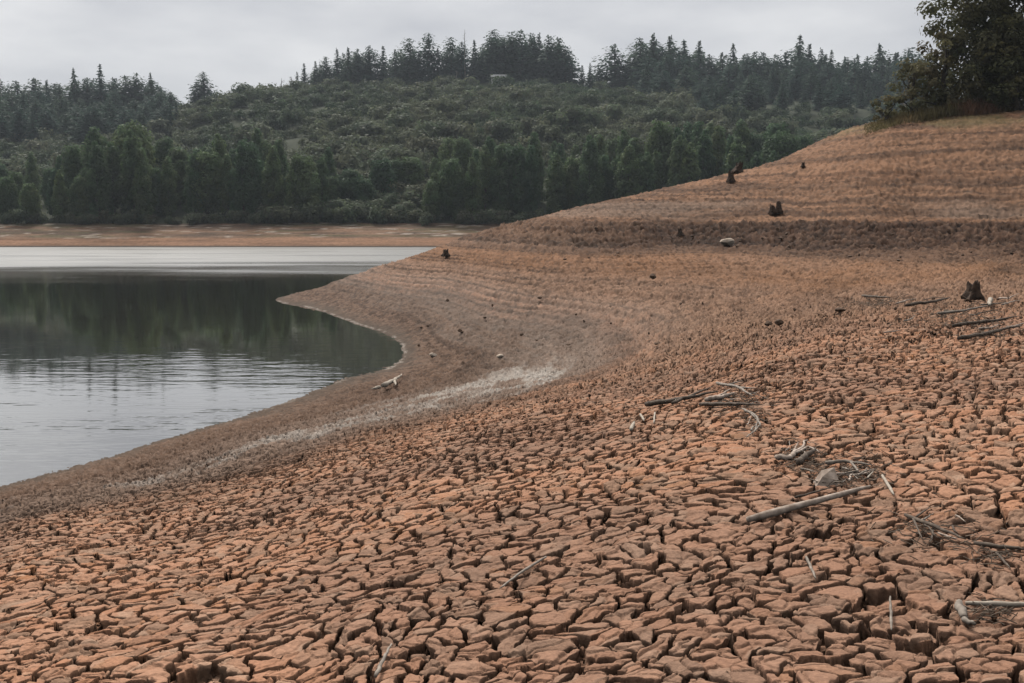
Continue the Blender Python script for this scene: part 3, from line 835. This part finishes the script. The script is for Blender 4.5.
put_row(46, 234, 252, 0, 'green tree in the third row where the woods meet the scrub', 'third row trees of the far shore')
put_shore(102, 214, top_h(102, 132, 214), 'tall', 'yellow green pointed tree, palest of the far shore trees, at the left', None)
for u, vt in ((332, 178), (352, 186), (366, 176), (384, 190), (398, 178), (412, 192)):
    put_shore(u, 212 + rnd.uniform(-3, 12), 7 + rnd.uniform(-1, 2.5), 'round', 'low rounded tree in the pale scrub gap of the far shore', 'low trees in the shore gap', 1.2)

# --- scrub: front shrubs and the slope
pos = []
for i in range(60):
    u = -40 + 640 * (i + rnd.random()) / 60; pos.append((u, rnd.uniform(201.5, 205), rnd.uniform(.55, 1.0)))
for i in range(30):
    pos.append((rnd.uniform(262, 425), rnd.uniform(202, 208), rnd.uniform(.9, 1.4)))
for i in range(120):
    pos.append((rnd.uniform(335, 430), rnd.uniform(208, 262), rnd.uniform(.9, 1.5)))
cand = []
while len(cand) < 2500:
    u = rnd.uniform(-40, 900); d = 240 + 192 * rnd.random() ** 1.0
    if u < 178 and d > 345: continue
    if u > 690 and d > 342: continue
    if 600 < u <= 690 and d > 395: continue
    cand.append((u, d, rnd.uniform(.8, 1.45) * (1.6 if rnd.random() < .16 else 1)))
for u in np.arange(188, 600, 7.5):
    cand.append((u + rnd.uniform(-3, 3), rnd.uniform(424, 434), rnd.uniform(.8, 1.25)))
cand.sort(key=lambda q_: -q_[2] / q_[1])
pos += cand
rest_v, rest_f, rest_t, ro = [], [], [], 0
raw = []
for me_ in shrubs:
    k = len(me_.vertices)
    a_ = np.empty(k * 3, np.float32); me_.vertices.foreach_get('co', a_)
    t_ = np.empty(k * 4, np.float32); me_.attributes['tint'].data.foreach_get('color', t_)
    raw.append((a_.reshape(-1, 3), t_.reshape(-1, 4)[:, :3]))
for i, (u, d, s) in enumerate(pos):
    x = col_x(u, d); z = fz(x, d) - .25
    if i < 300:
        o = obj('shrub', rnd.choice(shrubs), M['scrub_leaf'])
        o.location = (x, d, z); o.rotation_euler = (0, 0, rnd.uniform(0, 6.28)); o.scale = (s, s, s * rnd.uniform(.85, 1.2))
        if i < 90:
            tag(o, 'low grey green shrub on the far bank at the foot of the trees', 'shrub', 'shrubs at the foot of the far trees')
        elif i < 210:
            tag(o, 'pale olive shrub in the gap between the far shore trees', 'shrub', 'shrubs of the shore gap')
        else:
            tag(o, 'rounded olive shrub on the scrub slope under the ridge row', 'shrub', 'shrubs of the scrub slope')
    else:
        v_, t_ = raw[rnd.randrange(len(raw))]
        a = rnd.uniform(0, 6.28); ca, sa = math.cos(a), math.sin(a)
        keep = np.repeat(np.random.default_rng(i).uniform(size=len(v_) // 4) < .5, 4)
        v_ = v_[keep]; t_ = t_[keep]
        vv = np.stack([(v_[:, 0] * ca - v_[:, 1] * sa) * s + x, (v_[:, 0] * sa + v_[:, 1] * ca) * s + d, v_[:, 2] * s + z], -1)
        rest_v.append(vv); rest_f.append(np.arange(len(vv), dtype=np.int32).reshape(-1, 4) + ro); ro += len(vv)
        k = float(np.clip((fbm(np.array([x * .035]), np.array([d * .02]), 401, 3)[0] - .5) * 2.6 + .5 + rnd.uniform(-.3, .3), -.2, 1.3))
        rest_t.append(t_ * np.array([[.62 + .50 * k, .78 + .34 * k, .70 + .40 * k]], np.float32) * rnd.uniform(.72, 1.02))
me = mesh_np('scrub', np.concatenate(rest_v), np.concatenate(rest_f), np.concatenate(rest_t))
tag(obj('scrub_vegetation', me, M['scrub_leaf']), 'mottled olive scrub covering the hillside below the ridge trees', 'scrub', kind='stuff')
del rest_v, rest_f, rest_t

# --- pale dead trees
def dead_tree(u, d, vtop, label, lean=.0, seed=0, barkm='grey_bark'):
    x = col_x(u, d); h = top_h(u, vtop, d); rg = random.Random(seed); b = MB()
    pts = [(lean * h * t * t + rg.uniform(-.1, .1), 0, t * h) for t in (0, .25, .5, .75, 1)]
    b.tube(pts, [.30, .26, .2, .14, .06], 6, rg, .1)
    for k in range(9):
        t = rg.uniform(.35, .95); a = rg.uniform(0, 6.28); L = (1.05 - t) * 3.6 + .5; p0 = Vector((lean * h * t * t, 0, t * h))
        b.tube([p0, p0 + Vector((math.cos(a) * L, math.sin(a) * L, L * rg.uniform(.1, .7)))], [.08, .03], 4)
    e_ = bpy.data.objects.new('dead_tree', None); C.objects.link(e_); e_.location = (x, d, fz(x, d) - .2)
    tag(e_, label, 'dead tree')
    obj('trunk', b.mesh('dead_tree'), M[barkm], e_)
dead_tree(409, 392, 92, 'thin pale dead trunk standing in the scrub under the left ridge row', .01, 1)
dead_tree(466, 430, 36, 'tall pale dead tree poking above the ridge row at its middle', .0, 2)
dead_tree(457, 425, 76, 'short pale dead tree at the foot of the ridge row', .08, 3)
dead_tree(12, 415, 82, 'bare thin dead tree on the left skyline with wispy branches', .02, 4)
dead_tree(286, 424, 82, 'small bare tree at the left end of the middle ridge row', .05, 5, 'bark')
dead_tree(297, 424, 80, 'second small bare tree just below the shortest ridge conifer', -.03, 6, 'bark')

# --- small white building on the ridge
x = col_x(499, 421); z = fz(x, 421) + 1.5
e_ = bpy.data.objects.new('ridge_building', None); C.objects.link(e_); e_.location = (x, 421, z)
tag(e_, 'small white building just showing over the scrub on the ridge', 'building')
def box_mesh(name, x0, x1, y0, y1, z0, z1):
    v = [(a, b, c_) for c_ in (z0, z1) for a, b in ((x0, y0), (x1, y0), (x1, y1), (x0, y1))]
    me = bpy.data.meshes.new(name)
    me.from_pydata(v, [], [(3, 2, 1, 0), (4, 5, 6, 7), (0, 1, 5, 4), (1, 2, 6, 5), (2, 3, 7, 6), (3, 0, 4, 7)]); me.update()
    return me
obj('wall', box_mesh('wall', -3, 3, -2.5, 2.5, -3.5, 3.6), M['white_wall'], e_)
me = bpy.data.meshes.new('roof')
me.from_pydata([(-3.3, -2.9, 3.45), (3.3, -2.9, 3.45), (3.3, 0, 4.7), (-3.3, 0, 4.7), (-3.3, 2.9, 3.45), (3.3, 2.9, 3.45)], [],
               [(0, 1, 2, 3), (3, 2, 5, 4), (0, 3, 4), (1, 5, 2), (0, 4, 5, 1)]); me.update()
obj('roof', me, M['grey_roof'], e_)

# ------------------------------------------------------------------ near trees at the top of the bare hill
def near_tree(u, d, H, W_, seed, label, low=.06, name='hilltop_tree', cat='tree', dens=30.0, size=.15, nb=72):
    x = col_x(u, d); z = gz(x, d) - .1
    rg = np.random.default_rng(seed); r2 = random.Random(seed); bl = []; tips = []
    for i in range(nb):
        t = low + (1 - low) * (i / (nb - 1)) ** .9
        pr = max(.12, 1 - ((t - .36) / .72) ** 2) ** .6
        a = i * 2.39996 + rg.uniform(-.5, .5); q_ = W_ * pr * rg.uniform(.25, 1.0)
        s = W_ * rg.uniform(.14, .27)
        bl.append((math.cos(a) * q_, math.sin(a) * q_, t * H, s * 1.15, s * 1.15, s * rg.uniform(.6, .95)))
        tips.append(Vector((math.cos(a) * q_, math.sin(a) * q_, t * H)))
    v, f, t = blob_crown(rg, bl, dens, size, .28, .5, .3)
    e_ = bpy.data.objects.new(name, None); C.objects.link(e_); e_.location = (x, d, z)
    tag(e_, label, cat)
    obj('crown', mesh_np('crown', v, f, t), M['near_leaf'], e_)
    b = MB()
    b.tube([(0, 0, -.3), (.05, 0, H * .2), (-.06, .05, H * .45), (.05, .0, H * .72), (0, 0, H * .93)], [.24, .19, .14, .09, .03], 7, r2, .1)
    for k in range(0, nb, 2):
        tp = tips[k]; s0 = Vector((0, 0, max(.15, tp.z * .72 - .3)))
        mid_ = (s0 + tp) * .5 + Vector((r2.uniform(-.2, .2), r2.uniform(-.2, .2), -.15))
        b.tube([s0, mid_, tp + (tp - s0) * .12], [.06, .04, .012], 5)
    obj('trunk', b.mesh('trunk'), M['bark'], e_)
    return e_
near_tree(970, 66, 9.0, 4.0, 601, 'tall dark tree at the left of the hilltop clump, airy against the sky')
near_tree(1022, 67, 10.5, 3.6, 602, 'tallest dark dense tree of the hilltop clump, cut by the picture edge')
near_tree(992, 64.5, 5.6, 2.6, 603, 'middle bushy dark tree in front of the taller hilltop trees', low=.03)
near_tree(1068, 66, 9.5, 3.4, 604, 'dark tree at the outer right of the hilltop clump', low=.03)
near_tree(934, 65, 5.0, 2.8, 605, 'rounded dark shrub at the left foot of the hilltop trees', low=.08, name='hilltop_shrub', cat='shrub', nb=26)
near_tree(904, 65.5, 3.3, 2.1, 606, 'low olive shrub between the grass and the rounded dark shrub', low=.1, name='hilltop_shrub', cat='shrub', nb=18)
near_tree(880, 65, 1.5, 1.4, 607, 'lowest dark shrub at the left end of the dry grass', low=.15, name='hilltop_shrub', cat='shrub', nb=12)
near_tree(1006, 62.5, 1.9, 1.2, 608, 'small green shrub under the hilltop trees beside the red grass', low=.1, name='hilltop_shrub', cat='shrub', nb=16)
near_tree(1040, 62.5, 2.2, 1.4, 609, 'small green shrub under the tallest hilltop tree', low=.1, name='hilltop_shrub', cat='shrub', nb=16)
# dry grass fringe
rg = np.random.default_rng(700)
k = 5200
gu = np.where(rg.uniform(size=k) < .75, rg.uniform(858, 1010, k), rg.uniform(858, 1100, k)); gd = rg.uniform(62.4, 66.5, k)
gx_ = (gu - 512) / FPX * gd; gz_ = tps(gx_, gd)
hgt = rg.uniform(.25, .75, k) * (.5 + .9 * vnoise(gx_ * .5, gd * .5, 701)) * np.where((gu > 935) & (gu < 985), 1.5, 1.0) * np.clip((gu - 856) / 70, .12, 1)
lean_ = rg.normal(scale=.28, size=(k, 2)) * hgt[:, None]; wdt = rg.uniform(.012, .03, k); aa = rg.uniform(0, 6.28, k)
bx_ = np.stack([np.cos(aa) * wdt, np.sin(aa) * wdt, aa * 0], -1); p0 = np.stack([gx_, gd, gz_ - .03], -1)
p1 = p0 + np.concatenate([lean_ * .45, (hgt * .6)[:, None]], 1); p2 = p0 + np.concatenate([lean_, hgt[:, None]], 1)
v = np.stack([p0 - bx_, p0 + bx_, p1 + bx_ * .8, p1 - bx_ * .8, p2 + bx_ * .25, p2 - bx_ * .25], 1).reshape(-1, 3)
q_ = np.arange(k, dtype=np.int32)[:, None] * 6
f = np.concatenate([q_ + np.array([[0, 1, 2, 3]]), q_ + np.array([[3, 2, 4, 5]])])
red = lerp(colr(.17, .14, .065), colr(.25, .14, .085), sst(.35, .7, vnoise(gx_ * .45, gd * .3, 703)))
red = red * rg.uniform(.7, 1.2, (k, 1))
tag(obj('dry_grass', mesh_np('dry_grass', v, f.astype(np.int32), np.repeat(red, 6, axis=0)), M['dry_grass']), 'reddish dry grass fringe below the hilltop trees', 'grass', kind='stuff')

# ------------------------------------------------------------------ driftwood, stumps and stones on the mud
def on_ground(u, v, lift=0.0):
    x, y, z = hit(u, v); return Vector((x, y, z + lift))
def link_at(name, b, mtl, org, label, cat, group=None):
    """shift the collected mesh so the object's origin sits at its foot"""
    b.v = [(p[0] - org.x, p[1] - org.y, p[2] - org.z) for p in b.v]
    o = obj(name, b.mesh(name), M[mtl]); o.location = org
    return tag(o, label, cat, group)
def stick(pix, r0, r1, mtl, label, name='driftwood_stick', cat='stick', lift=None, wob=.25, seed=0, forks=(), group=None):
    rg = random.Random(seed); b = MB()
    def path(pix, ra, rb, lift):
        P = [on_ground(u, v) for u, v in pix]
        n_ = max(5, int(4 * len(P))); pts = []
        for i in range(n_ + 1):
            t = i / n_ * (len(P) - 1); k = min(int(t), len(P) - 2); q = P[k].lerp(P[k + 1], t - k)
            w_ = ra * wob * 1.1
            pts.append(q + Vector((rg.uniform(-w_, w_), rg.uniform(-w_, w_), lift + rg.uniform(-w_, w_) * .4)))
        b.tube(pts, [(ra + (rb - ra) * i / n_) * rg.uniform(.86, 1.08) * (1 - .55 * (i / n_) ** 6) * (.7 if i == 0 else 1) for i in range(n_ + 1)], 8, rg, .06)
    path(pix, r0, r1, r0 * 1.2 + .012 if lift is None else lift)
    for fp, fa, fb in forks: path(fp, fa, fb, (r0 * 1.2 + .012 if lift is None else lift))
    return link_at(name, b, mtl, on_ground(*pix[0]), label, cat, group)
stick([(748, 528), (870, 494)], .024, .017, 'driftwood', 'long straight weathered grey brown stick lying on the cracked mud', 'driftwood_log', wob=.08, seed=1)
stick([(882, 480), (894, 500)], .010, .009, 'pale_wood', 'short pale straight twig right of the long stick', wob=.1, seed=2)
stick([(500, 592), (520, 577), (546, 560)], .004, .009, 'grey_wood', 'thin curved twig alone on the foreground plates', wob=.35, seed=3)
stick([(376, 683), (384, 664), (391, 650)], .009, .006, 'grey_wood', 'weathered grey stick half buried at the bottom edge', wob=.3, seed=4)
stick([(965, 610), (1040, 612)], .010, .011, 'pale_wood', 'pale bleached straight stick at the right edge of the foreground', wob=.1, seed=5)
stick([(958, 612), (962, 628), (975, 634)], .018, .008, 'grey_wood', 'grey knotted root end below the bleached straight stick', wob=.5, seed=6)
stick([(905, 520), (935, 532), (965, 545)], .012, .007, 'dark_wood', 'dark bent branch with side twigs above the bleached stick', wob=.35, seed=7,
      forks=(([(915, 523), (930, 512)], .006, .003), ([(912, 523), (922, 545)], .007, .004)))
stick([(975, 549), (1005, 553), (1024, 555)], .011, .008, 'dark_wood', 'dark straight wood piece near the right edge, right of the bent branch', wob=.4, seed=8)
stick([(996, 558), (1010, 574)], .007, .005, 'dark_wood', 'short dark twig slanting below the dark straight wood piece', wob=.2, seed=9)
stick([(890, 602), (891, 635)], .005, .006, 'grey_wood', 'short thin upright lying twig left of the grey root end', wob=.3, seed=10)
stick([(806, 562), (816, 583)], .007, .006, 'grey_wood', 'small twig under the long straight stick', wob=.3, seed=11)
# knot of roots and chips above the long stick
stick([(776, 463), (790, 464), (800, 455), (806, 446)], .022, .010, 'driftwood', 'pale forked driftwood root above the long stick', wob=.4, seed=12,
      forks=(([(796, 459), (808, 452), (820, 458)], .010, .005), ([(790, 464), (798, 448)], .008, .004)))
stick([(798, 469), (806, 462), (815, 456)], .024, .018, 'dark_wood', 'short dark chunk of wood beside the pale forked root', wob=.2, seed=13)
stick([(826, 468), (845, 466), (872, 470)], .016, .008, 'grey_wood', 'grey curved branch between the wedge of wood and the short pale twig', wob=.4, seed=14,
      forks=(([(850, 467), (858, 476), (840, 480)], .008, .004),))
stick([(832, 478), (862, 476)], .009, .006, 'driftwood', 'thin brown twig across the wedge of wood', wob=.4, seed=15)
stick([(867, 482), (874, 474)], .006, .004, 'pale_wood', 'tiny pale twig left of the short pale straight twig', wob=.2, seed=16)
stick([(795, 502), (830, 492)], .008, .005, 'dark_wood', 'slim dark twig parallel to the long straight stick', wob=.3, seed=17)
# loose twigs of the drift trail
for k, (cu, cv, su, sv, a0) in enumerate([(745, 402, 22, 7, .1)] * 5 + [(798, 455, 20, 9, .3)] * 9 + [(845, 478, 30, 11, .1)] * 11 + [(760, 430, 12, 10, 1.2)] * 4 + [(930, 535, 30, 14, -.5)] * 6):
    u_, v_ = rnd.gauss(cu, su * .6), rnd.gauss(cv, sv * .6)
    L_ = rnd.uniform(10, 26) * (v_ / 480); a_ = a0 + rnd.gauss(0, .45)
    du, dv = math.cos(a_) * L_ / 2, -math.sin(a_) * L_ / 2 * .6
    stick([(u_ - du, v_ - dv), (u_ + rnd.uniform(-2, 2), v_ + rnd.uniform(-2, 2)), (u_ + du, v_ + dv)], rnd.uniform(.004, .008) * 480 / v_, .003, rnd.choice(('grey_wood', 'grey_wood', 'driftwood', 'dark_wood')),
          'thin grey twig lying loose in the drift trail on the mud plates', 'twig', 'twig', wob=.6, seed=900 + k, group='loose twigs of the drift trail')
for k in range(12):
    u_, v_ = rnd.uniform(880, 1016), rnd.uniform(296, 334)
    L_ = rnd.uniform(10, 30)
    stick([(u_ - L_ / 2, v_ + rnd.uniform(0, 3)), (u_, v_ + rnd.uniform(-1, 1)), (u_ + L_ / 2, v_ - rnd.uniform(0, 4))], rnd.uniform(.010, .02), .008, rnd.choice(('grey_wood', 'driftwood', 'dark_wood')),
          'thin weathered branch among others in the drift line near the ragged stump', 'thin_branch', 'branch', wob=.6, seed=960 + k, group='thin branches of the drift line')
# wedge of broken wood
p = on_ground(826, 484); b = MB()
for i, (dx, dy, w_, h_) in enumerate(((-.05, 0, .055, .10),)):
    sgn = [(-.075, -.05, 0), (.07, -.06, 0), (.09, .06, 0), (-.06, .06, 0), (-.03, -.02, .055), (.055, -.03, .035), (.06, .035, .10), (-.02, .035, .08)]
    b.v = [(p.x + a, p.y + b_, p.z + c_ - .01) for a, b_, c_ in sgn]
    b.f = [(3, 2, 1, 0), (4, 5, 6, 7), (0, 1, 5, 4), (1, 2, 6, 5), (2, 3, 7, 6), (3, 0, 4, 7)]
me_o = link_at('wood_chunk', b, 'driftwood', p, 'wedge of broken pale brown wood among the twigs above the long stick', 'wood')
for pl in me_o.data.polygons: pl.use_smooth = False
# flattened branch pile further back
stick([(645, 409), (668, 406), (690, 402), (718, 396)], .032, .014, 'dark_wood', 'long dark branch lying flat, left arm of the branch heap', wob=.3, seed=20,
      forks=(([(672, 408), (690, 400), (712, 391)], .022, .010),))
stick([(700, 408), (730, 408), (762, 409)], .022, .009, 'dark_wood', 'dark straight branch along the front of the branch heap', wob=.25, seed=21)
stick([(704, 404), (722, 402), (735, 398)], .030, .018, 'driftwood', 'pale brown branch on the branch heap', wob=.3, seed=22, forks=(([(718, 402), (730, 394)], .018, .008),))
stick([(716, 390), (736, 394), (752, 404)], .020, .012, 'grey_wood', 'grey branch arching over the top of the branch heap', wob=.5, seed=23, lift=.08,
      forks=(([(728, 392), (742, 388)], .012, .006), ([(738, 395), (756, 396)], .012, .006)))
stick([(742, 412), (755, 418), (760, 428), (752, 437)], .012, .006, 'grey_wood', 'curled grey twig trailing below the branch heap', wob=.4, seed=24,
      forks=(([(748, 414), (758, 424)], .008, .004),))
GP = 'pale chips left of the branch heap'
stick([(631, 434), (634, 426)], .020, .018, 'pale_wood', 'widest of three pale wood chips left of the branch heap', wob=.15, seed=25)
stick([(640, 417), (644, 424)], .014, .012, 'pale_wood', 'middle of three pale wood chips left of the branch heap', wob=.3, seed=26)
stick([(655, 415), (654, 426)], .010, .009, 'pale_wood', 'thin right one of three pale wood chips by the branch heap', wob=.3, seed=27)
# drift line by the stump
stick([(905, 308), (935, 304), (950, 300)], .035, .02, 'dark_wood', 'dark branch in the drift line left of the ragged stump', wob=.4, seed=30)
stick([(938, 316), (965, 313), (990, 308)], .028, .015, 'grey_wood', 'grey branch in the drift line below the ragged stump', wob=.4, seed=31)
stick([(953, 329), (985, 325), (1016, 320)], .032, .018, 'dark_wood', 'long crooked branch at right below the ragged stump', wob=.45, seed=32)
stick([(958, 343), (985, 338), (1022, 329)], .034, .02, 'dark_wood', 'lowest crooked branch at right in the drift line', wob=.45, seed=33)
stick([(862, 298), (890, 300)], .035, .02, 'dark_wood', 'dark branch at the left end of the drift line', wob=.4, seed=34)
stick([(990, 303), (989, 309)], .05, .03, 'pale_wood', 'pale upright splinter right below the ragged stump', wob=.2, seed=35)
stick([(383, 390), (394, 384), (402, 378)], .07, .03, 'pale_wood', 'pale forked branch on the damp shore by the cove', wob=.3, seed=36, forks=(([(380, 391), (372, 393)], .05, .02), ([(394, 384), (396, 389)], .04, .02)))

# litter of fine straw round the drift lines
rg = np.random.default_rng(800); V = []; F_ = []; T = []
spots = [(740, 400, 26, 10, 160), (752, 420, 14, 12, 70), (800, 460, 22, 12, 130), (850, 475, 32, 14, 240), (930, 535, 40, 18, 110), (990, 560, 30, 10, 60), (880, 302, 30, 6, 130), (960, 318, 45, 14, 330), (1000, 330, 25, 10, 120), (985, 615, 25, 12, 60)]
for cu, cv, su, sv, k in spots:
    for i in range(k):
        u, v_ = rg.normal(cu, su * .6), rg.normal(cv, sv * .6)
        x, y, z = hit(u, v_)
        L = rg.uniform(.015, .055) * (1 + y / 14); a = rg.uniform(-.9, .9) if rg.uniform() < .7 else rg.uniform(0, 6.28); w_ = .0012 * (1 + y / 7)
        dx, dy = math.cos(a) * L / 2, math.sin(a) * L / 2; zz = z + .008 + rg.uniform(0, .015); tilt = rg.uniform(-.3, .3) * L
        ox, oy = -math.sin(a) * w_, math.cos(a) * w_
        o_ = len(V)
        V += [(x - dx - ox, y - dy - oy, zz - tilt), (x + dx - ox, y + dy - oy, zz + tilt), (x + dx + ox, y + dy + oy, zz + tilt), (x - dx + ox, y - dy + oy, zz - tilt),
              (x - dx, y - dy, zz - tilt + 2 * w_), (x + dx, y + dy, zz + tilt + 2 * w_)]
        F_ += [(o_, o_ + 1, o_ + 5, o_ + 4), (o_ + 3, o_ + 4, o_ + 5, o_ + 2), (o_, o_ + 3, o_ + 2, o_ + 1)]
        cc = np.array((.26, .20, .155)) * rg.uniform(.45, 1.5); T += [cc] * 6
tag(obj('straw_litter', mesh_np('straw_litter', np.array(V), np.array(F_, np.int32), np.array(T)), M['dry_grass']), 'fine straw and twig litter along the drift lines', 'litter', kind='stuff')

# stumps
def stump(u, v, w, h, seed, label, spikes=5, lean=(0, 0), name='tree_stump', mtl='stump_wood', grp=None):
    p = on_ground(u, v); rg = random.Random(seed); n_ = 14; V, Fc = [], []
    lv = (-.15, .0, .25, .55, .8, 1.0)
    jag = [rg.uniform(.55, 1.0) for _ in range(n_)]; root = [1 + (.9 if k % 3 == 0 else .1) * rg.uniform(.5, 1) for k in range(n_)]
    for i, t in enumerate(lv):
        for k in range(n_):
            a = 6.283 * k / n_
            r = w / 2 * (1.0 - .22 * t) * (root[k] if t < .1 else 1 + (root[k] - 1) * max(0, .5 - t)) * rg.uniform(.9, 1.08)
            zt = h * t * (jag[k] if t > .5 else 1)
            V.append((math.cos(a) * r + lean[0] * t * h, math.sin(a) * r + lean[1] * t * h, zt))
    for i in range(len(lv) - 1):
        for k in range(n_):
            A = i * n_; B = A + n_
            Fc.append((A + k, A + (k + 1) % n_, B + (k + 1) % n_, B + k))
    V.append((lean[0] * h * .5, lean[1] * h * .5, h * .5)); cidx = len(V) - 1
    B = (len(lv) - 1) * n_
    for k in range(n_): Fc.append((B + k, B + (k + 1) % n_, cidx))
    me = bpy.data.meshes.new(name); me.from_pydata(V, [], Fc); me.update()
    o = obj(name, me, M[mtl]); o.location = p
    return tag(o, label, 'stump', grp)
def px(u, v): return hit(u, v)[1] / FPX               # metres per pixel at that spot
s = px(973, 297); stump(973, 297, 15 * s, 18 * s, 1, 'ragged dark stump at the right in the drift line of branches')
s = px(730, 181); stump(730.5, 181, 6 * s, 11 * s, 2, 'small dark stump on the hill crest, lower left of two')
s = px(736, 173); stump(737, 172, 8 * s, 11 * s, 3, 'dark leaning stump on the hill crest, upper right of two', lean=(.25, 0))
s = px(776, 212); stump(772.5, 212.5, 6 * s, 9 * s, 4, 'left half of the split dark stump halfway up the hill')
stump(778.5, 212.5, 6 * s, 11 * s, 5, 'right taller half of the split dark stump halfway up the hill')
s = px(681, 236); stump(681, 236, 4.5 * s, 8 * s, 6, 'small dark stump left above the pale boulder', lean=(-.2, 0))
s = px(446, 256); stump(446, 256, 6 * s, 8 * s, 7, 'lone brown stump at the left end of the bare hill', mtl='stump_wood')
s = px(803, 167); stump(803, 167, 3.5 * s, 5 * s, 8, 'tiny dark stump high on the hill right of the crest pair')

# stones and clods
def rock(u, v, w, h, seed, mtl, label, name='boulder', cat='rock', grp=None, dep=.8):
    p = on_ground(u, v); rg = random.Random(seed)
    import bmesh
    bm = bmesh.new(); bmesh.ops.create_icosphere(bm, subdivisions=3, radius=1)
    offs = [Vector((rg.uniform(-1, 1), rg.uniform(-1, 1), rg.uniform(-1, 1))).normalized() for _ in range(9)]
    cut = [rg.uniform(.62, .95) for _ in offs]
    for vt in bm.verts:
        c_ = vt.co.copy()
        for a, q in zip(offs, cut):
            dd = c_.dot(a)
            if dd > q: c_ -= a * (dd - q)
        c_ *= 1 + rg.uniform(-.025, .025)
        vt.co = Vector((c_.x * w / 2, c_.y * w / 2 * dep, c_.z * h * .62 + h * .3))
    me = bpy.data.meshes.new(name); bm.to_mesh(me); bm.free()
    o = obj(name, me, M[mtl]); o.location = p; o.rotation_euler = (0, 0, rg.uniform(-.4, .4))
    return tag(o, label, cat, grp)
s = px(727, 244); rock(727, 244, 15 * s, 7 * s, 11, 'pale_rock', 'pale boulder on the dark belt of the hill')
s = px(433, 356); rock(433, 356, 8 * s, 4 * s, 12, 'pale_rock', 'small pale stone on the damp shore above the salt crust', name='stone')
s = px(500, 358); rock(500, 358, 8 * s, 4 * s, 13, 'pale_rock', 'small pale stone at the left end of the bright salt streak', name='stone')
s = px(772, 325); rock(768, 325, 9 * s, 4.5 * s, 14, 'mud_clod', 'larger dark clod of mud in the middle ground', name='mud_clod', cat='clod')
s = px(779, 324); rock(779, 324, 9 * s, 5 * s, 15, 'mud_clod', 'smaller dark clod beside the larger one in the middle ground', name='mud_clod', cat='clod')
s = px(653, 278); rock(653, 278, 7 * s, 5 * s, 16, 'mud_clod', 'small dark clod on the orange belt', name='mud_clod', cat='clod')
s = px(840, 311); rock(840, 311, 12 * s, 4 * s, 17, 'mud_clod', 'dark flat clod left of the drift line', name='mud_clod', cat='clod')
GC = 'loose clods scattered on the middle ground'
for i in range(70):
    u = rnd.uniform(380, 1015); v_ = rnd.choice((rnd.uniform(296, 372), rnd.uniform(228, 262)))
    if u < 560 and v_ < 262: continue
    s = px(u, v_)
    rock(u, v_, rnd.uniform(2, 5) * s, rnd.uniform(1.5, 3) * s, 100 + i, 'mud_clod', 'small loose clod of dried mud on the ground beyond the plates', name='mud_clod', cat='clod', grp=GC)

# ------------------------------------------------------------------ haze over the far hills
hz = box_mesh('haze', -1000, 1000, -70, 3100, -4, 140)
m = bpy.data.materials.new('haze'); m.use_nodes = True
nn = m.node_tree.nodes; nn.clear()
vo = nn.new('ShaderNodeVolumePrincipled'); vo.inputs['Color'].default_value = (.80, .88, .97, 1); vo.inputs['Density'].default_value = .00024
oo = nn.new('ShaderNodeOutputMaterial'); m.node_tree.links.new(vo.outputs[0], oo.inputs['Volume'])
tag(obj('haze', hz, m), kind='stuff')
